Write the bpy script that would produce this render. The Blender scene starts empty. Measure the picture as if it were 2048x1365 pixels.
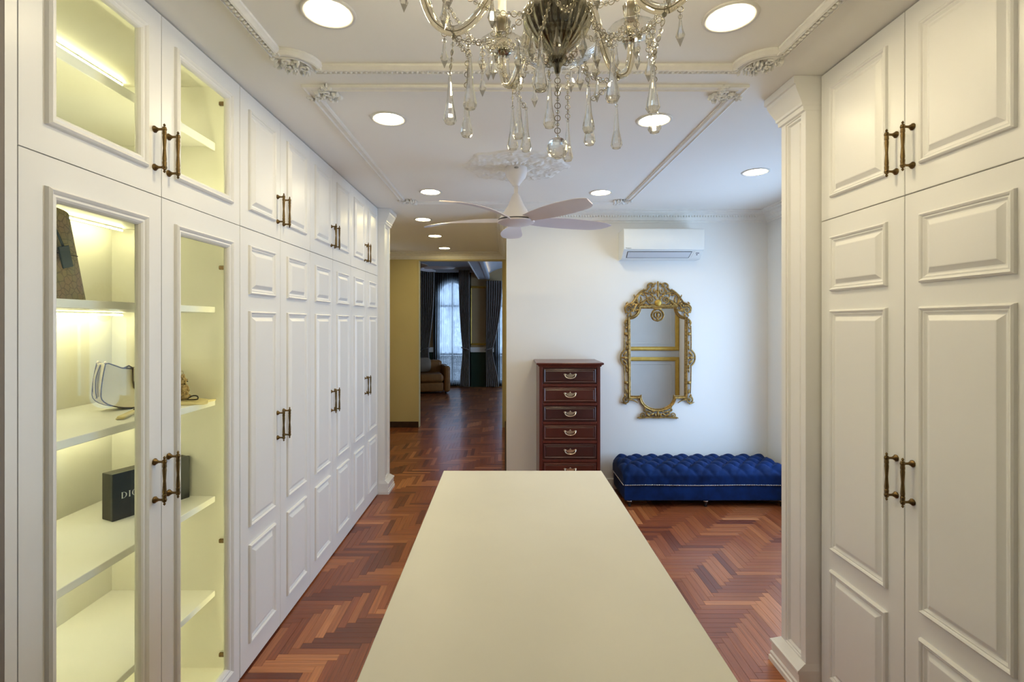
import bpy, bmesh, math, random
from mathutils import Vector, Matrix
R = random.Random(7)
PI = math.pi
sc = bpy.context.scene
COL = sc.collection

# ------------------------------------------------------------------ camera
CAM_H = 1.6
cd = bpy.data.cameras.new('camera')
cam = bpy.data.objects.new('camera', cd)
COL.objects.link(cam)
cam.location = (0, 0, CAM_H)
cam.rotation_euler = (PI/2, 0, 0)
cd.sensor_width = 36.0
cd.lens = 1000.0/2048.0*36.0
cd.shift_x = 14.0/2048.0
cd.shift_y = -37.5/2048.0
cd.clip_start = 0.02
sc.camera = cam

# ------------------------------------------------------------------ world, exposure
world = bpy.data.worlds.new('world')
sc.world = world
world.use_nodes = True
wn = world.node_tree.nodes
bg = wn['Background']
bg.inputs['Color'].default_value = (0.49, 0.70, 1.0, 1)
bg.inputs['Strength'].default_value = 6.8
sc.view_settings.view_transform = 'Standard'
sc.view_settings.look = 'None'
sc.view_settings.gamma = 1.0
sc.view_settings.use_curve_mapping = False
sc.view_settings.exposure = 0.20
sc.cycles.max_bounces = 8
sc.cycles.diffuse_bounces = 4
sc.cycles.glossy_bounces = 3
sc.cycles.transmission_bounces = 8
sc.cycles.transparent_max_bounces = 12
sc.cycles.sample_clamp_indirect = 4.0
sc.cycles.use_adaptive_sampling = True
sc.cycles.adaptive_threshold = 0.05
sc.cycles.adaptive_min_samples = 20
sc.cycles.caustics_reflective = False
sc.cycles.caustics_refractive = False

LAMP_COL = (1.0, 0.85, 0.53)
LAMP_POWER = 74.0
HALL_POWER = 64.0
STRIP_COL = (1.0, 0.92, 0.50)
STRIP_POWER = 56.0

def portal(loc, rot, sx, sy):
    l = bpy.data.lights.new('window_portal', 'AREA')
    l.shape = 'RECTANGLE'; l.size = sx; l.size_y = sy
    l.cycles.is_portal = True
    o = bpy.data.objects.new('window_portal', l)
    o.location = loc; o.rotation_euler = rot
    COL.objects.link(o)
portal((2.60, 3.685, 1.35), (0, PI/2, 0), 1.9, 1.47)
portal((-1.31, 12.47, 1.4), (-PI/2, 0, 0), 0.9, 2.6)
portal((3.16, 10.0, 1.5), (0, PI/2, 0), 2.0, 2.2)  # portal of the added side window in the far room
portal((0.19, 12.47, 1.4), (-PI/2, 0, 0), 0.9, 2.6)

# ------------------------------------------------------------------ materials
def lin(c):
    return tuple(((v/255.0)/12.92 if v/255.0 <= 0.04045 else ((v/255.0+0.055)/1.055)**2.4) for v in c)

def mat(name, col, rough=0.5, metal=0.0, var=0.04, scale=6.0, bump=0.0, bscale=60.0, spec=0.5, coat=0.0, trans=0.0, ior=1.45, sheen=0.0):
    m = bpy.data.materials.new(name); m.use_nodes = True
    nt = m.node_tree; n = nt.nodes; L = nt.links
    b = n['Principled BSDF']
    tc = n.new('ShaderNodeTexCoord')
    no = n.new('ShaderNodeTexNoise'); no.inputs['Scale'].default_value = scale; no.inputs['Detail'].default_value = 4
    L.new(tc.outputs['Object'], no.inputs['Vector'])
    rp = n.new('ShaderNodeValToRGB')
    c = Vector(col[:3])
    lo = c*(1-var); hi = c*(1+var)
    rp.color_ramp.elements[0].color = (*lo, 1); rp.color_ramp.elements[1].color = (min(hi[0], 1), min(hi[1], 1), min(hi[2], 1), 1)
    rp.color_ramp.elements[0].position = 0.3; rp.color_ramp.elements[1].position = 0.7
    L.new(no.outputs['Fac'], rp.inputs['Fac'])
    L.new(rp.outputs['Color'], b.inputs['Base Color'])
    b.inputs['Roughness'].default_value = rough
    b.inputs['Metallic'].default_value = metal
    b.inputs['Specular IOR Level'].default_value = spec
    b.inputs['Coat Weight'].default_value = coat
    b.inputs['Coat Roughness'].default_value = 0.12
    b.inputs['Transmission Weight'].default_value = trans
    b.inputs['IOR'].default_value = ior
    if sheen:
        b.inputs['Sheen Weight'].default_value = sheen
        b.inputs['Sheen Roughness'].default_value = 0.35
    if bump:
        n2 = n.new('ShaderNodeTexNoise'); n2.inputs['Scale'].default_value = bscale; n2.inputs['Detail'].default_value = 3
        L.new(tc.outputs['Object'], n2.inputs['Vector'])
        bp = n.new('ShaderNodeBump'); bp.inputs['Strength'].default_value = bump; bp.inputs['Distance'].default_value = 0.002
        L.new(n2.outputs['Fac'], bp.inputs['Height']); L.new(bp.outputs['Normal'], b.inputs['Normal'])
    return m

def glow(name, col, power, var=0.0):
    m = bpy.data.materials.new(name); m.use_nodes = True
    b = m.node_tree.nodes['Principled BSDF']
    b.inputs['Base Color'].default_value = (0.9, 0.9, 0.9, 1)
    b.inputs['Emission Color'].default_value = (*col, 1)
    b.inputs['Emission Strength'].default_value = power
    return m

def pane(name, tint=(0.97, 0.99, 0.97), refl=1.0):
    m = bpy.data.materials.new(name); m.use_nodes = True
    nt = m.node_tree; n = nt.nodes; L = nt.links
    n.remove(n['Principled BSDF'])
    out = n['Material Output']
    t = n.new('ShaderNodeBsdfTransparent'); t.inputs['Color'].default_value = (*tint, 1)
    g = n.new('ShaderNodeBsdfGlossy'); g.inputs['Roughness'].default_value = 0.01
    geo = n.new('ShaderNodeNewGeometry')
    dt = n.new('ShaderNodeVectorMath'); dt.operation = 'DOT_PRODUCT'
    L.new(geo.outputs['Incoming'], dt.inputs[0]); L.new(geo.outputs['Normal'], dt.inputs[1])
    ab = n.new('ShaderNodeMath'); ab.operation = 'ABSOLUTE'; L.new(dt.outputs['Value'], ab.inputs[0])
    om = n.new('ShaderNodeMath'); om.operation = 'SUBTRACT'; om.inputs[0].default_value = 1.0; L.new(ab.outputs[0], om.inputs[1])
    pw = n.new('ShaderNodeMath'); pw.operation = 'POWER'; pw.inputs[1].default_value = 5.0; L.new(om.outputs[0], pw.inputs[0])
    mu = n.new('ShaderNodeMath'); mu.operation = 'MULTIPLY_ADD'; mu.inputs[1].default_value = 0.96*refl; mu.inputs[2].default_value = 0.03*refl
    L.new(pw.outputs[0], mu.inputs[0])
    mx = n.new('ShaderNodeMixShader')
    L.new(mu.outputs[0], mx.inputs[0]); L.new(t.outputs[0], mx.inputs[1]); L.new(g.outputs[0], mx.inputs[2])
    L.new(mx.outputs[0], out.inputs['Surface'])
    return m

def sheer(name, col, thru):
    m = bpy.data.materials.new(name); m.use_nodes = True
    nt = m.node_tree; n = nt.nodes; L = nt.links
    n.remove(n['Principled BSDF']); out = n['Material Output']
    t = n.new('ShaderNodeBsdfTransparent')
    d = n.new('ShaderNodeBsdfTranslucent'); d.inputs['Color'].default_value = (*col, 1)
    tc = n.new('ShaderNodeTexCoord'); w = n.new('ShaderNodeTexNoise'); w.inputs['Scale'].default_value = 9
    L.new(tc.outputs['Object'], w.inputs['Vector'])
    mp = n.new('ShaderNodeMapRange'); mp.inputs['To Min'].default_value = thru+0.16; mp.inputs['To Max'].default_value = thru-0.16
    L.new(w.outputs['Fac'], mp.inputs['Value'])
    mx = n.new('ShaderNodeMixShader')
    L.new(mp.outputs[0], mx.inputs[0]); L.new(d.outputs[0], mx.inputs[1]); L.new(t.outputs[0], mx.inputs[2])
    L.new(mx.outputs[0], out.inputs['Surface'])
    return m

def woodmat(name, col, axis, rough=0.32, coat=0.30, dark=0.58):
    """fine straight grain along axis 0 (x) or 1 (y)"""
    m = bpy.data.materials.new(name); m.use_nodes = True
    nt = m.node_tree; n = nt.nodes; L = nt.links
    b = n['Principled BSDF']
    geo = n.new('ShaderNodeNewGeometry')
    mp = n.new('ShaderNodeMapping')
    mp.inputs['Scale'].default_value = (3.0, 95.0, 1.0) if axis == 0 else ((95.0, 3.0, 1.0) if axis == 1 else (60.0, 60.0, 3.0))
    L.new(geo.outputs['Position'], mp.inputs['Vector'])
    no = n.new('ShaderNodeTexNoise'); no.inputs['Scale'].default_value = 1.0; no.inputs['Detail'].default_value = 5; no.inputs['Roughness'].default_value = 0.65
    L.new(mp.outputs[0], no.inputs['Vector'])
    rp = n.new('ShaderNodeValToRGB')
    rp.color_ramp.elements[0].position = 0.28; rp.color_ramp.elements[1].position = 0.72
    rp.color_ramp.elements[0].color = (col[0]*dark, col[1]*dark, col[2]*dark, 1)
    rp.color_ramp.elements[1].color = (min(1, col[0]*1.22), min(1, col[1]*1.22), min(1, col[2]*1.22), 1)
    L.new(no.outputs['Fac'], rp.inputs['Fac']); L.new(rp.outputs['Color'], b.inputs['Base Color'])
    mr = n.new('ShaderNodeMapRange'); mr.inputs['To Min'].default_value = rough-0.05; mr.inputs['To Max'].default_value = rough+0.10
    L.new(no.outputs['Fac'], mr.inputs['Value']); L.new(mr.outputs[0], b.inputs['Roughness'])
    b.inputs['Coat Weight'].default_value = coat; b.inputs['Coat Roughness'].default_value = 0.16
    return m

M = {}
M['cab'] = mat('cabinet_white_lacquer', (0.86, 0.85, 0.82), 0.34, var=0.012, scale=3, bump=0.02, bscale=140)
M['inner'] = mat('cabinet_inner_laminate', (0.94, 0.92, 0.83), 0.42, var=0.015, scale=3)
M['wall'] = mat('wall_paint_white', (0.84, 0.835, 0.80), 0.75, var=0.012, scale=2.0, bump=0.05, bscale=220)
M['nook'] = mat('nook_panel_grey', (0.52, 0.53, 0.52), 0.7, var=0.02)
M['hall'] = mat('hall_paint_ochre', (0.62, 0.53, 0.27), 0.75, var=0.03, scale=2.0, bump=0.05, bscale=220)
M['taupe'] = mat('wall_paint_taupe', (0.22, 0.19, 0.165), 0.75, var=0.03, scale=2.0)
M['ceil'] = mat('ceiling_paint', (0.93, 0.91, 0.855), 0.8, var=0.01, scale=1.5, bump=0.03, bscale=200)
M['plaster'] = mat('plaster_ornament', (0.88, 0.865, 0.81), 0.65, var=0.03, scale=25)
M['top'] = mat('island_quartz_top', (0.72, 0.70, 0.61), 0.38, var=0.02, scale=4, bump=0.02, bscale=400)
M['brass'] = mat('antique_brass', (0.165, 0.108, 0.045), 0.38, 1.0, var=0.25, scale=90)
M['gold'] = mat('aged_gold_leaf', (0.33, 0.205, 0.062), 0.42, 0.75, var=0.5, scale=60, bump=0.35, bscale=180)
M['goldtrim'] = mat('gold_trim_paint', (0.52, 0.33, 0.06), 0.4, 0.5, var=0.1, scale=20)
M['mahog'] = woodmat('mahogany_dark', (0.105, 0.018, 0.010), 2, 0.30, 0.35)
M['mahogA'] = woodmat('mahogany_drawer_plum', (0.055, 0.014, 0.012), 0, 0.28, 0.4)
M['mahogB'] = woodmat('mahogany_drawer_red', (0.085, 0.017, 0.010), 0, 0.28, 0.4)
M['pull'] = mat('brushed_nickel_brass', (0.72, 0.63, 0.48), 0.28, 1.0, var=0.15, scale=120)
M['velvet'] = mat('blue_velvet', (0.0018, 0.017, 0.085), 0.75, var=0.4, scale=9, bump=0.15, bscale=90, sheen=0.05, spec=0.2)
M['nail'] = mat('polished_nailhead', (0.75, 0.72, 0.66), 0.2, 1.0)
M['black'] = mat('black_lacquer', (0.012, 0.011, 0.011), 0.3, var=0.2)
M['darkwood'] = mat('dark_baseboard', (0.045, 0.022, 0.012), 0.4, var=0.25, scale=20)
M['underfloor'] = mat('parquet_joint', (0.045, 0.018, 0.009), 0.6, var=0.2)
M['plastic'] = mat('white_plastic', (0.80, 0.82, 0.80), 0.3, var=0.01)
M['plastic2'] = mat('grey_white_plastic', (0.62, 0.65, 0.68), 0.35, var=0.01)
M['ink'] = mat('grey_print', (0.05, 0.05, 0.055), 0.5)
M['silverink'] = mat('silver_print', (0.75, 0.73, 0.66), 0.35, 0.6)
M['fan'] = mat('fan_white_satin', (0.78, 0.74, 0.72), 0.38, var=0.015)
M['blade'] = mat('fan_blade_pale', (0.73, 0.66, 0.66), 0.36, var=0.03, scale=4)
def sparkle(name, tint, ior, clear):
    m = bpy.data.materials.new(name); m.use_nodes = True
    nt = m.node_tree; n = nt.nodes; L = nt.links
    n.remove(n['Principled BSDF']); out = n['Material Output']
    g = n.new('ShaderNodeBsdfGlass'); g.inputs['IOR'].default_value = ior; g.inputs['Roughness'].default_value = 0.0; g.inputs['Color'].default_value = (*tint, 1)
    t = n.new('ShaderNodeBsdfTransparent'); t.inputs['Color'].default_value = (*tint, 1)
    mx = n.new('ShaderNodeMixShader'); mx.inputs[0].default_value = clear
    L.new(g.outputs[0], mx.inputs[1]); L.new(t.outputs[0], mx.inputs[2]); L.new(mx.outputs[0], out.inputs['Surface'])
    return m
M['crystal'] = sparkle('clear_crystal_cut', (1.0, 0.99, 0.95), 1.48, 0.35)
M['armglass'] = sparkle('champagne_glass', (1.0, 0.97, 0.88), 1.42, 0.25)
M['thin'] = pane('thin_pressed_glass', (0.98, 0.97, 0.93), 2.2)
M['smoke'] = mat('silvered_fluted_glass', (0.40, 0.38, 0.31), 0.10, 0.88, var=0.25, scale=40)
M['wire'] = mat('pin_wire', (0.42, 0.38, 0.28), 0.3, 1.0)
M['candle'] = mat('candle_sleeve', (0.86, 0.80, 0.66), 0.4, trans=0.0)
M['bulb'] = glow('candle_bulb_glow', (1.0, 0.87, 0.60), 230.0)
M['lamp'] = glow('downlight_diffuser', LAMP_COL, LAMP_POWER)
M['hlamp'] = glow('hall_downlight_diffuser', (1.0, 0.84, 0.42), HALL_POWER)
M['flamp'] = glow('far_downlight_diffuser', (1.0, 0.92, 0.75), 3.0)
M['strip'] = glow('led_strip_glow', STRIP_COL, STRIP_POWER)
M['strip2'] = glow('led_strip_glow_upper', STRIP_COL, STRIP_POWER*0.9)
M['fill_strip_upper'] = glow('added_upper_led_glow', STRIP_COL, 16.0)  # added hidden strips that fill the upper display cabinet with light
M['fill_strip'] = glow('added_side_led_glow', STRIP_COL, 9.0)  # added hidden strips that fill the lower display cabinet with light
M['cove'] = glow('cove_strip_glow', (1.0, 0.70, 0.32), 14.0)
M['rim'] = mat('downlight_trim', (0.72, 0.70, 0.64), 0.45)
M['pane'] = pane('door_glass', refl=0.45)
M['winpane'] = pane('window_glass', (0.96, 0.98, 1.0))
M['mirror'] = mat('mirror_silver', (0.90, 0.92, 0.92), 0.01, 1.0, var=0.0)
M['frame'] = mat('window_frame_paint', (0.10, 0.12, 0.15), 0.45)
M['wframe'] = mat('white_window_frame', (0.75, 0.76, 0.76), 0.4)
M['curtain'] = mat('grey_brown_curtain', (0.21, 0.185, 0.17), 0.9, var=0.15, scale=30, sheen=0.3)
M['sheer'] = sheer('sheer_voile', (0.32, 0.33, 0.34), 0.25)
M['green'] = mat('dark_green_wainscot', (0.006, 0.030, 0.018), 0.5, var=0.1)
M['beige'] = mat('beige_wall_panel', (0.50, 0.37, 0.20), 0.8, var=0.03)
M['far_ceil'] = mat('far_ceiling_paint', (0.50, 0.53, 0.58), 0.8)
M['leather'] = mat('tan_leather', (0.26, 0.115, 0.030), 0.5, var=0.15, scale=14, bump=0.2, bscale=160)
M['pillow'] = mat('taupe_cushion_fabric', (0.25, 0.20, 0.15), 0.9, var=0.1)
M['bag'] = mat('cream_bag_leather', (0.66, 0.58, 0.36), 0.48, var=0.06, scale=12, bump=0.15, bscale=250)
M['bagedge'] = mat('dark_edge_paint', (0.05, 0.03, 0.012), 0.5)
M['fur'] = mat('plush_fur', (0.42, 0.31, 0.16), 0.95, var=0.3, scale=160, bump=0.8, bscale=300)
M['boxn'] = mat('navy_black_card', (0.010, 0.014, 0.018), 0.35, var=0.15)
M['boxlid'] = mat('black_card_lid', (0.022, 0.020, 0.014), 0.5, var=0.15)
M['cloth'] = mat('cream_dust_cloth', (0.70, 0.60, 0.34), 0.85, var=0.08, scale=30)
M['tag'] = mat('blue_leather_tag', (0.022, 0.045, 0.060), 0.5, var=0.1)
M['chrome'] = mat('chrome_clasp', (0.72, 0.70, 0.62), 0.2, 1.0)

def tote_material():
    m = bpy.data.materials.new('tote_canvas'); m.use_nodes = True
    nt = m.node_tree; n = nt.nodes; L = nt.links; b = n['Principled BSDF']
    tc = n.new('ShaderNodeTexCoord')
    v = n.new('ShaderNodeTexVoronoi'); v.inputs['Scale'].default_value = 48; v.feature = 'DISTANCE_TO_EDGE'
    L.new(tc.outputs['Object'], v.inputs['Vector'])
    no = n.new('ShaderNodeTexNoise'); no.inputs['Scale'].default_value = 14
    L.new(tc.outputs['Object'], no.inputs['Vector'])
    r = n.new('ShaderNodeValToRGB')
    r.color_ramp.elements[0].position = 0.0; r.color_ramp.elements[0].color = (0.23, 0.19, 0.13, 1)
    r.color_ramp.elements[1].position = 0.09; r.color_ramp.elements[1].color = (0.42, 0.34, 0.21, 1)
    L.new(v.outputs['Distance'], r.inputs['Fac'])
    mx = n.new('ShaderNodeMix'); mx.data_type = 'RGBA'; mx.blend_type = 'MULTIPLY'; mx.inputs['Factor'].default_value = 0.5
    L.new(r.outputs['Color'], mx.inputs['A']); L.new(no.outputs['Color'], mx.inputs['B'])
    L.new(mx.outputs['Result'], b.inputs['Base Color'])
    b.inputs['Roughness'].default_value = 0.75
    return m
M['tote'] = tote_material()

# ------------------------------------------------------------------ mesh helpers
class MB:
    def __init__(s): s.v = []; s.f = []; s.m = []
    def add(s, vs, fs, mi=0):
        o = len(s.v); s.v.extend([tuple(p) for p in vs])
        for f in fs: s.f.append(tuple(o+i for i in f)); s.m.append(mi)
        return o
    def box(s, x0, x1, y0, y1, z0, z1, T=None):
        vs = [(x, y, z) for x in (x0, x1) for y in (y0, y1) for z in (z0, z1)]
        if T is not None: vs = [T @ Vector(p) for p in vs]
        s.add(vs, [(0, 1, 3, 2), (4, 6, 7, 5), (0, 4, 5, 1), (2, 3, 7, 6), (0, 2, 6, 4), (1, 5, 7, 3)])
        return s
    def cbox(s, x0, x1, y0, y1, z0, z1, c=0.003, T=None):
        """box with every edge chamfered"""
        cx, cy, cz = (x0+x1)/2, (y0+y1)/2, (z0+z1)/2
        hx, hy, hz = abs(x1-x0)/2, abs(y1-y0)/2, abs(z1-z0)/2
        c = min(c, hx*.49, hy*.49, hz*.49)
        vs = []; idx = {}
        for sx in (-1, 1):
            for sy in (-1, 1):
                for sz in (-1, 1):
                    for a in range(3):
                        p = [sx*(hx-c), sy*(hy-c), sz*(hz-c)]
                        p[a] = (sx*hx, sy*hy, sz*hz)[a]
                        idx[(sx, sy, sz, a)] = len(vs)
                        vs.append(Vector((cx+p[0], cy+p[1], cz+p[2])))
        if T is not None: vs = [T @ p for p in vs]
        fs = []
        for a in range(3):
            b, d = (a+1) % 3, (a+2) % 3
            for sa in (-1, 1):
                q = []
                for sb, sd in ((-1, -1), (1, -1), (1, 1), (-1, 1)):
                    k = [0, 0, 0]; k[a] = sa; k[b] = sb; k[d] = sd
                    q.append(idx[(k[0], k[1], k[2], a)])
                fs.append(q if sa > 0 else q[::-1])
        for a in range(3):
            b, d = (a+1) % 3, (a+2) % 3
            for sb in (-1, 1):
                for sd in (-1, 1):
                    k0 = [0, 0, 0]; k1 = [0, 0, 0]
                    k0[a] = -1; k1[a] = 1
                    for k in (k0, k1): k[b] = sb; k[d] = sd
                    fs.append([idx[(*k0, b)], idx[(*k1, b)], idx[(*k1, d)], idx[(*k0, d)]])
        for sx in (-1, 1):
            for sy in (-1, 1):
                for sz in (-1, 1):
                    fs.append([idx[(sx, sy, sz, a)] for a in range(3)])
        s.add(vs, fs)
        return s
    def lathe(s, prof, c=(0, 0, 0), seg=16, T=None, ribs=0, depth=0.0, mi=0):
        """prof: (r, z) rows turned about the z axis through c"""
        vs = []; n = len(prof)
        for r, z in prof:
            for k in range(seg):
                a = 2*PI*k/seg
                rr = r*(1+depth*math.cos(ribs*a)) if ribs else r
                vs.append(Vector((rr*math.cos(a), rr*math.sin(a), z)))
        fs = []
        for i in range(n-1):
            for k in range(seg):
                k2 = (k+1) % seg
                fs.append((i*seg+k, i*seg+k2, (i+1)*seg+k2, (i+1)*seg+k))
        if prof[0][0] > 1e-5: fs.append(tuple(range(seg))[::-1])
        if prof[-1][0] > 1e-5: fs.append(tuple((n-1)*seg+k for k in range(seg)))
        if T is not None: vs = [T @ p for p in vs]
        C = Vector(c)
        s.add([p+C for p in vs], fs, mi)
        return s
    def tube(s, pts, r, seg=8, closed=False, flat=1.0):
        pts = [Vector(p) for p in pts]; n = len(pts)
        rs = r if isinstance(r, (list, tuple)) else [r]*n
        tan = []
        for i in range(n):
            a = pts[(i-1) % n] if (closed or i > 0) else pts[i]
            b = pts[(i+1) % n] if (closed or i < n-1) else pts[i]
            t = (b-a); tan.append(t.normalized() if t.length > 1e-9 else Vector((0, 0, 1)))
        up = Vector((0, 0, 1)) if abs(tan[0].z) < 0.9 else Vector((0, 1, 0))
        nn = (up - tan[0]*up.dot(tan[0])).normalized()
        vs = []
        for i in range(n):
            nn = (nn - tan[i]*nn.dot(tan[i]))
            nn = nn.normalized() if nn.length > 1e-6 else tan[i].orthogonal().normalized()
            bb = tan[i].cross(nn)
            for k in range(seg):
                a = 2*PI*k/seg
                vs.append(pts[i] + nn*(rs[i]*math.cos(a)) + bb*(rs[i]*flat*math.sin(a)))
        fs = []
        for i in range(n if closed else n-1):
            j = (i+1) % n
            for k in range(seg):
                k2 = (k+1) % seg
                fs.append((i*seg+k, i*seg+k2, j*seg+k2, j*seg+k))
        if not closed:
            fs.append(tuple(range(seg))[::-1]); fs.append(tuple((n-1)*seg+k for k in range(seg)))
        s.add(vs, fs)
        return s
    def ball(s, c, r, seg=10, rings=6, T=None):
        """ellipsoid, r scalar or (rx, ry, rz)"""
        rx, ry, rz = r if isinstance(r, (tuple, list)) else (r, r, r)
        vs = [Vector((0, 0, rz))]
        for i in range(1, rings):
            t = PI*i/rings
            for k in range(seg):
                a = 2*PI*k/seg
                vs.append(Vector((rx*math.sin(t)*math.cos(a), ry*math.sin(t)*math.sin(a), rz*math.cos(t))))
        vs.append(Vector((0, 0, -rz)))
        fs = [(0, 1+k, 1+(k+1) % seg) for k in range(seg)]
        for i in range(rings-2):
            for k in range(seg):
                k2 = (k+1) % seg; o = 1+i*seg
                fs.append((o+k, o+seg+k, o+seg+k2, o+k2))
        o = 1+(rings-2)*seg; e = len(vs)-1
        fs += [(o+k, e, o+(k+1) % seg) for k in range(seg)]
        if T is not None: vs = [T @ p for p in vs]
        C = Vector(c); s.add([p+C for p in vs], fs)
        return s
    def sweep(s, path, prof, fmap, closed=True, cap=False):
        """profile rows (d, h): d to the left of the path (inwards on a counter-clockwise loop), h out of its plane"""
        n = len(path); P = [Vector(p) for p in path]
        mit = []
        for i in range(n):
            if closed or 0 < i < n-1:
                a = (P[i]-P[(i-1) % n]).normalized(); b = (P[(i+1) % n]-P[i]).normalized()
            elif i == 0: a = b = (P[1]-P[0]).normalized()
            else: a = b = (P[i]-P[i-1]).normalized()
            na = Vector((-a.y, a.x)); nb = Vector((-b.y, b.x))
            m = na+nb; q = 1+na.dot(nb)
            mit.append(m/max(q, 0.25))
        vs = []
        for d, h in prof:
            for i in range(n):
                q = P[i]+mit[i]*d
                vs.append(fmap(q.x, q.y, h))
        fs = []
        for j in range(len(prof)-1):
            for i in range(n if closed else n-1):
                i2 = (i+1) % n
                fs.append((j*n+i, j*n+i2, (j+1)*n+i2, (j+1)*n+i))
        if cap: fs.append(tuple((len(prof)-1)*n+i for i in range(n)))
        if not closed:
            k = len(prof)
            fs.append(tuple(j*n for j in range(k))); fs.append(tuple(j*n+n-1 for j in range(k))[::-1])
        s.add(vs, fs)
        return s
    def rstack(s, x0, x1, y0, y1, rows, k=(1, 1, 1, 1)):
        """square turning: rows of (offset outwards, z) around a rectangle; k masks the sides x0, x1, y0, y1"""
        vs = []
        for o, z in rows:
            a, b, c, d = x0-o*k[0], x1+o*k[1], y0-o*k[2], y1+o*k[3]
            vs += [(a, c, z), (b, c, z), (b, d, z), (a, d, z)]
        fs = []
        for j in range(len(rows)-1):
            for i in range(4):
                k = (i+1) % 4
                fs.append((j*4+i, j*4+k, (j+1)*4+k, (j+1)*4+i))
        fs.append((3, 2, 1, 0)); e = (len(rows)-1)*4; fs.append((e, e+1, e+2, e+3))
        s.add(vs, fs)
        return s
    def grid(s, rows):
        n = len(rows[0]); vs = [p for r in rows for p in r]
        fs = [(i*n+k, i*n+k+1, (i+1)*n+k+1, (i+1)*n+k) for i in range(len(rows)-1) for k in range(n-1)]
        s.add(vs, fs)
        return s
    def poly(s, pts2, fmap, h0, h1):
        """prism from an outline"""
        n = len(pts2)
        vs = [fmap(u, v, h0) for u, v in pts2]+[fmap(u, v, h1) for u, v in pts2]
        s.add(vs, [tuple(range(n))[::-1], tuple(range(n, 2*n))]+[(i, (i+1) % n, n+(i+1) % n, n+i) for i in range(n)])
        return s
    def build(s, name, m, parent=None, smooth=False, recalc=True, loc=None):
        me = bpy.data.meshes.new(name)
        me.from_pydata([tuple(p) for p in s.v], [], s.f)
        ms = m if isinstance(m, (list, tuple)) else [m]
        for k in ms: me.materials.append(k)
        if len(ms) > 1: me.polygons.foreach_set('material_index', s.m)
        if recalc:
            bm = bmesh.new(); bm.from_mesh(me)
            bmesh.ops.recalc_face_normals(bm, faces=bm.faces)
            bm.to_mesh(me); bm.free()
        if smooth:
            me.shade_smooth()
            if smooth is not True: me.set_sharp_from_angle(angle=math.radians(smooth))
        me.update()
        o = bpy.data.objects.new(name, me); COL.objects.link(o)
        if parent is not None: o.parent = parent
        if loc is not None: o.location = loc
        return o

def tag(o, label=None, cat=None, group=None, kind=None):
    if label: o['label'] = label
    if cat: o['category'] = cat
    if group: o['group'] = group
    if kind: o['kind'] = kind
    return o
def thing(name, label, cat, loc=(0, 0, 0), rz=0.0, group=None):
    o = bpy.data.objects.new(name, None); o.empty_display_size = 0.05
    COL.objects.link(o); o.location = loc; o.rotation_euler = (0, 0, rz)
    return tag(o, label, cat, group)
def struct(name, mb, m, parent=None, smooth=False):
    o = mb.build(name, m, parent, smooth)
    if parent is None: o['kind'] = 'structure'
    return o
def inst(name, me, parent, loc=(0, 0, 0), rot=(0, 0, 0), scale=(1, 1, 1)):
    o = bpy.data.objects.new(name, me); COL.objects.link(o)
    o.parent = parent; o.location = loc; o.rotation_euler = rot; o.scale = scale
    return o
def copy_tree(o, parent=None):
    c = o.copy(); COL.objects.link(c); c.parent = parent
    for ch in list(o.children): copy_tree(ch, c)
    return c
def arc(cx, cy, r, a0, a1, n, ry=None):
    ry = r if ry is None else ry
    return [(cx+r*math.cos(math.radians(a0+(a1-a0)*i/n)), cy+ry*math.sin(math.radians(a0+(a1-a0)*i/n))) for i in range(n+1)]
def spiral(cx, cy, r0, r1, a0, turns, n=22):
    """2-D spiral from radius r0 to r1, start angle in degrees, signed turns"""
    return [(cx+(r0+(r1-r0)*i/n)*math.cos(math.radians(a0)+2*PI*turns*i/n), cy+(r0+(r1-r0)*i/n)*math.sin(math.radians(a0)+2*PI*turns*i/n)) for i in range(n+1)]
def bez(p0, p1, p2, p3, n=10):
    o = []
    for i in range(n+1):
        t = i/n; a = (1-t)**3; b = 3*t*(1-t)**2; c = 3*t*t*(1-t); d = t**3
        o.append(tuple(a*p0[k]+b*p1[k]+c*p2[k]+d*p3[k] for k in range(len(p0))))
    return o
def smoothpath(pts, n=6):
    """Catmull-Rom through pts"""
    o = []; P = [Vector(p) for p in pts]
    for i in range(len(P)-1):
        a = P[max(i-1, 0)]; b = P[i]; c = P[i+1]; d = P[min(i+2, len(P)-1)]
        for k in range(n):
            t = k/n
            o.append(0.5*((2*b)+(c-a)*t+(2*a-5*b+4*c-d)*t*t+(3*b-a-3*c+d)*t**3))
    o.append(P[-1])
    return o
def text_obj(body, size, m, parent, Mx, name, depth=0.0004, sx=1.0):
    cu = bpy.data.curves.new(name, 'FONT'); cu.body = body; cu.size = size; cu.extrude = depth
    cu.align_x = 'LEFT'; cu.resolution_u = 3
    t = bpy.data.objects.new(name+'_curve', cu); COL.objects.link(t)
    dg = bpy.context.evaluated_depsgraph_get()
    me = bpy.data.meshes.new_from_object(t.evaluated_get(dg))
    bpy.data.objects.remove(t); bpy.data.curves.remove(cu)
    me.transform(Mx @ Matrix.Diagonal((sx, 1, 1, 1)))
    me.materials.clear(); me.materials.append(m); me.name = name
    o = bpy.data.objects.new(name, me); COL.objects.link(o); o.parent = parent
    return o
# ------------------------------------------------------------------ room shell
H = 2.66            # ceiling height
XL, XR = -1.18, 1.355   # wardrobe faces left and right
YW = 4.80           # wall behind the chest, mirror and bench
XC = 0.014          # where that wall ends and the hall begins
XN = 2.52           # window wall of the nook
YN = 2.34           # wall of the nook that backs onto the right wardrobes
YH = 7.60           # wall at the end of the hall
YF = 12.40          # window wall of the far room

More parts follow.
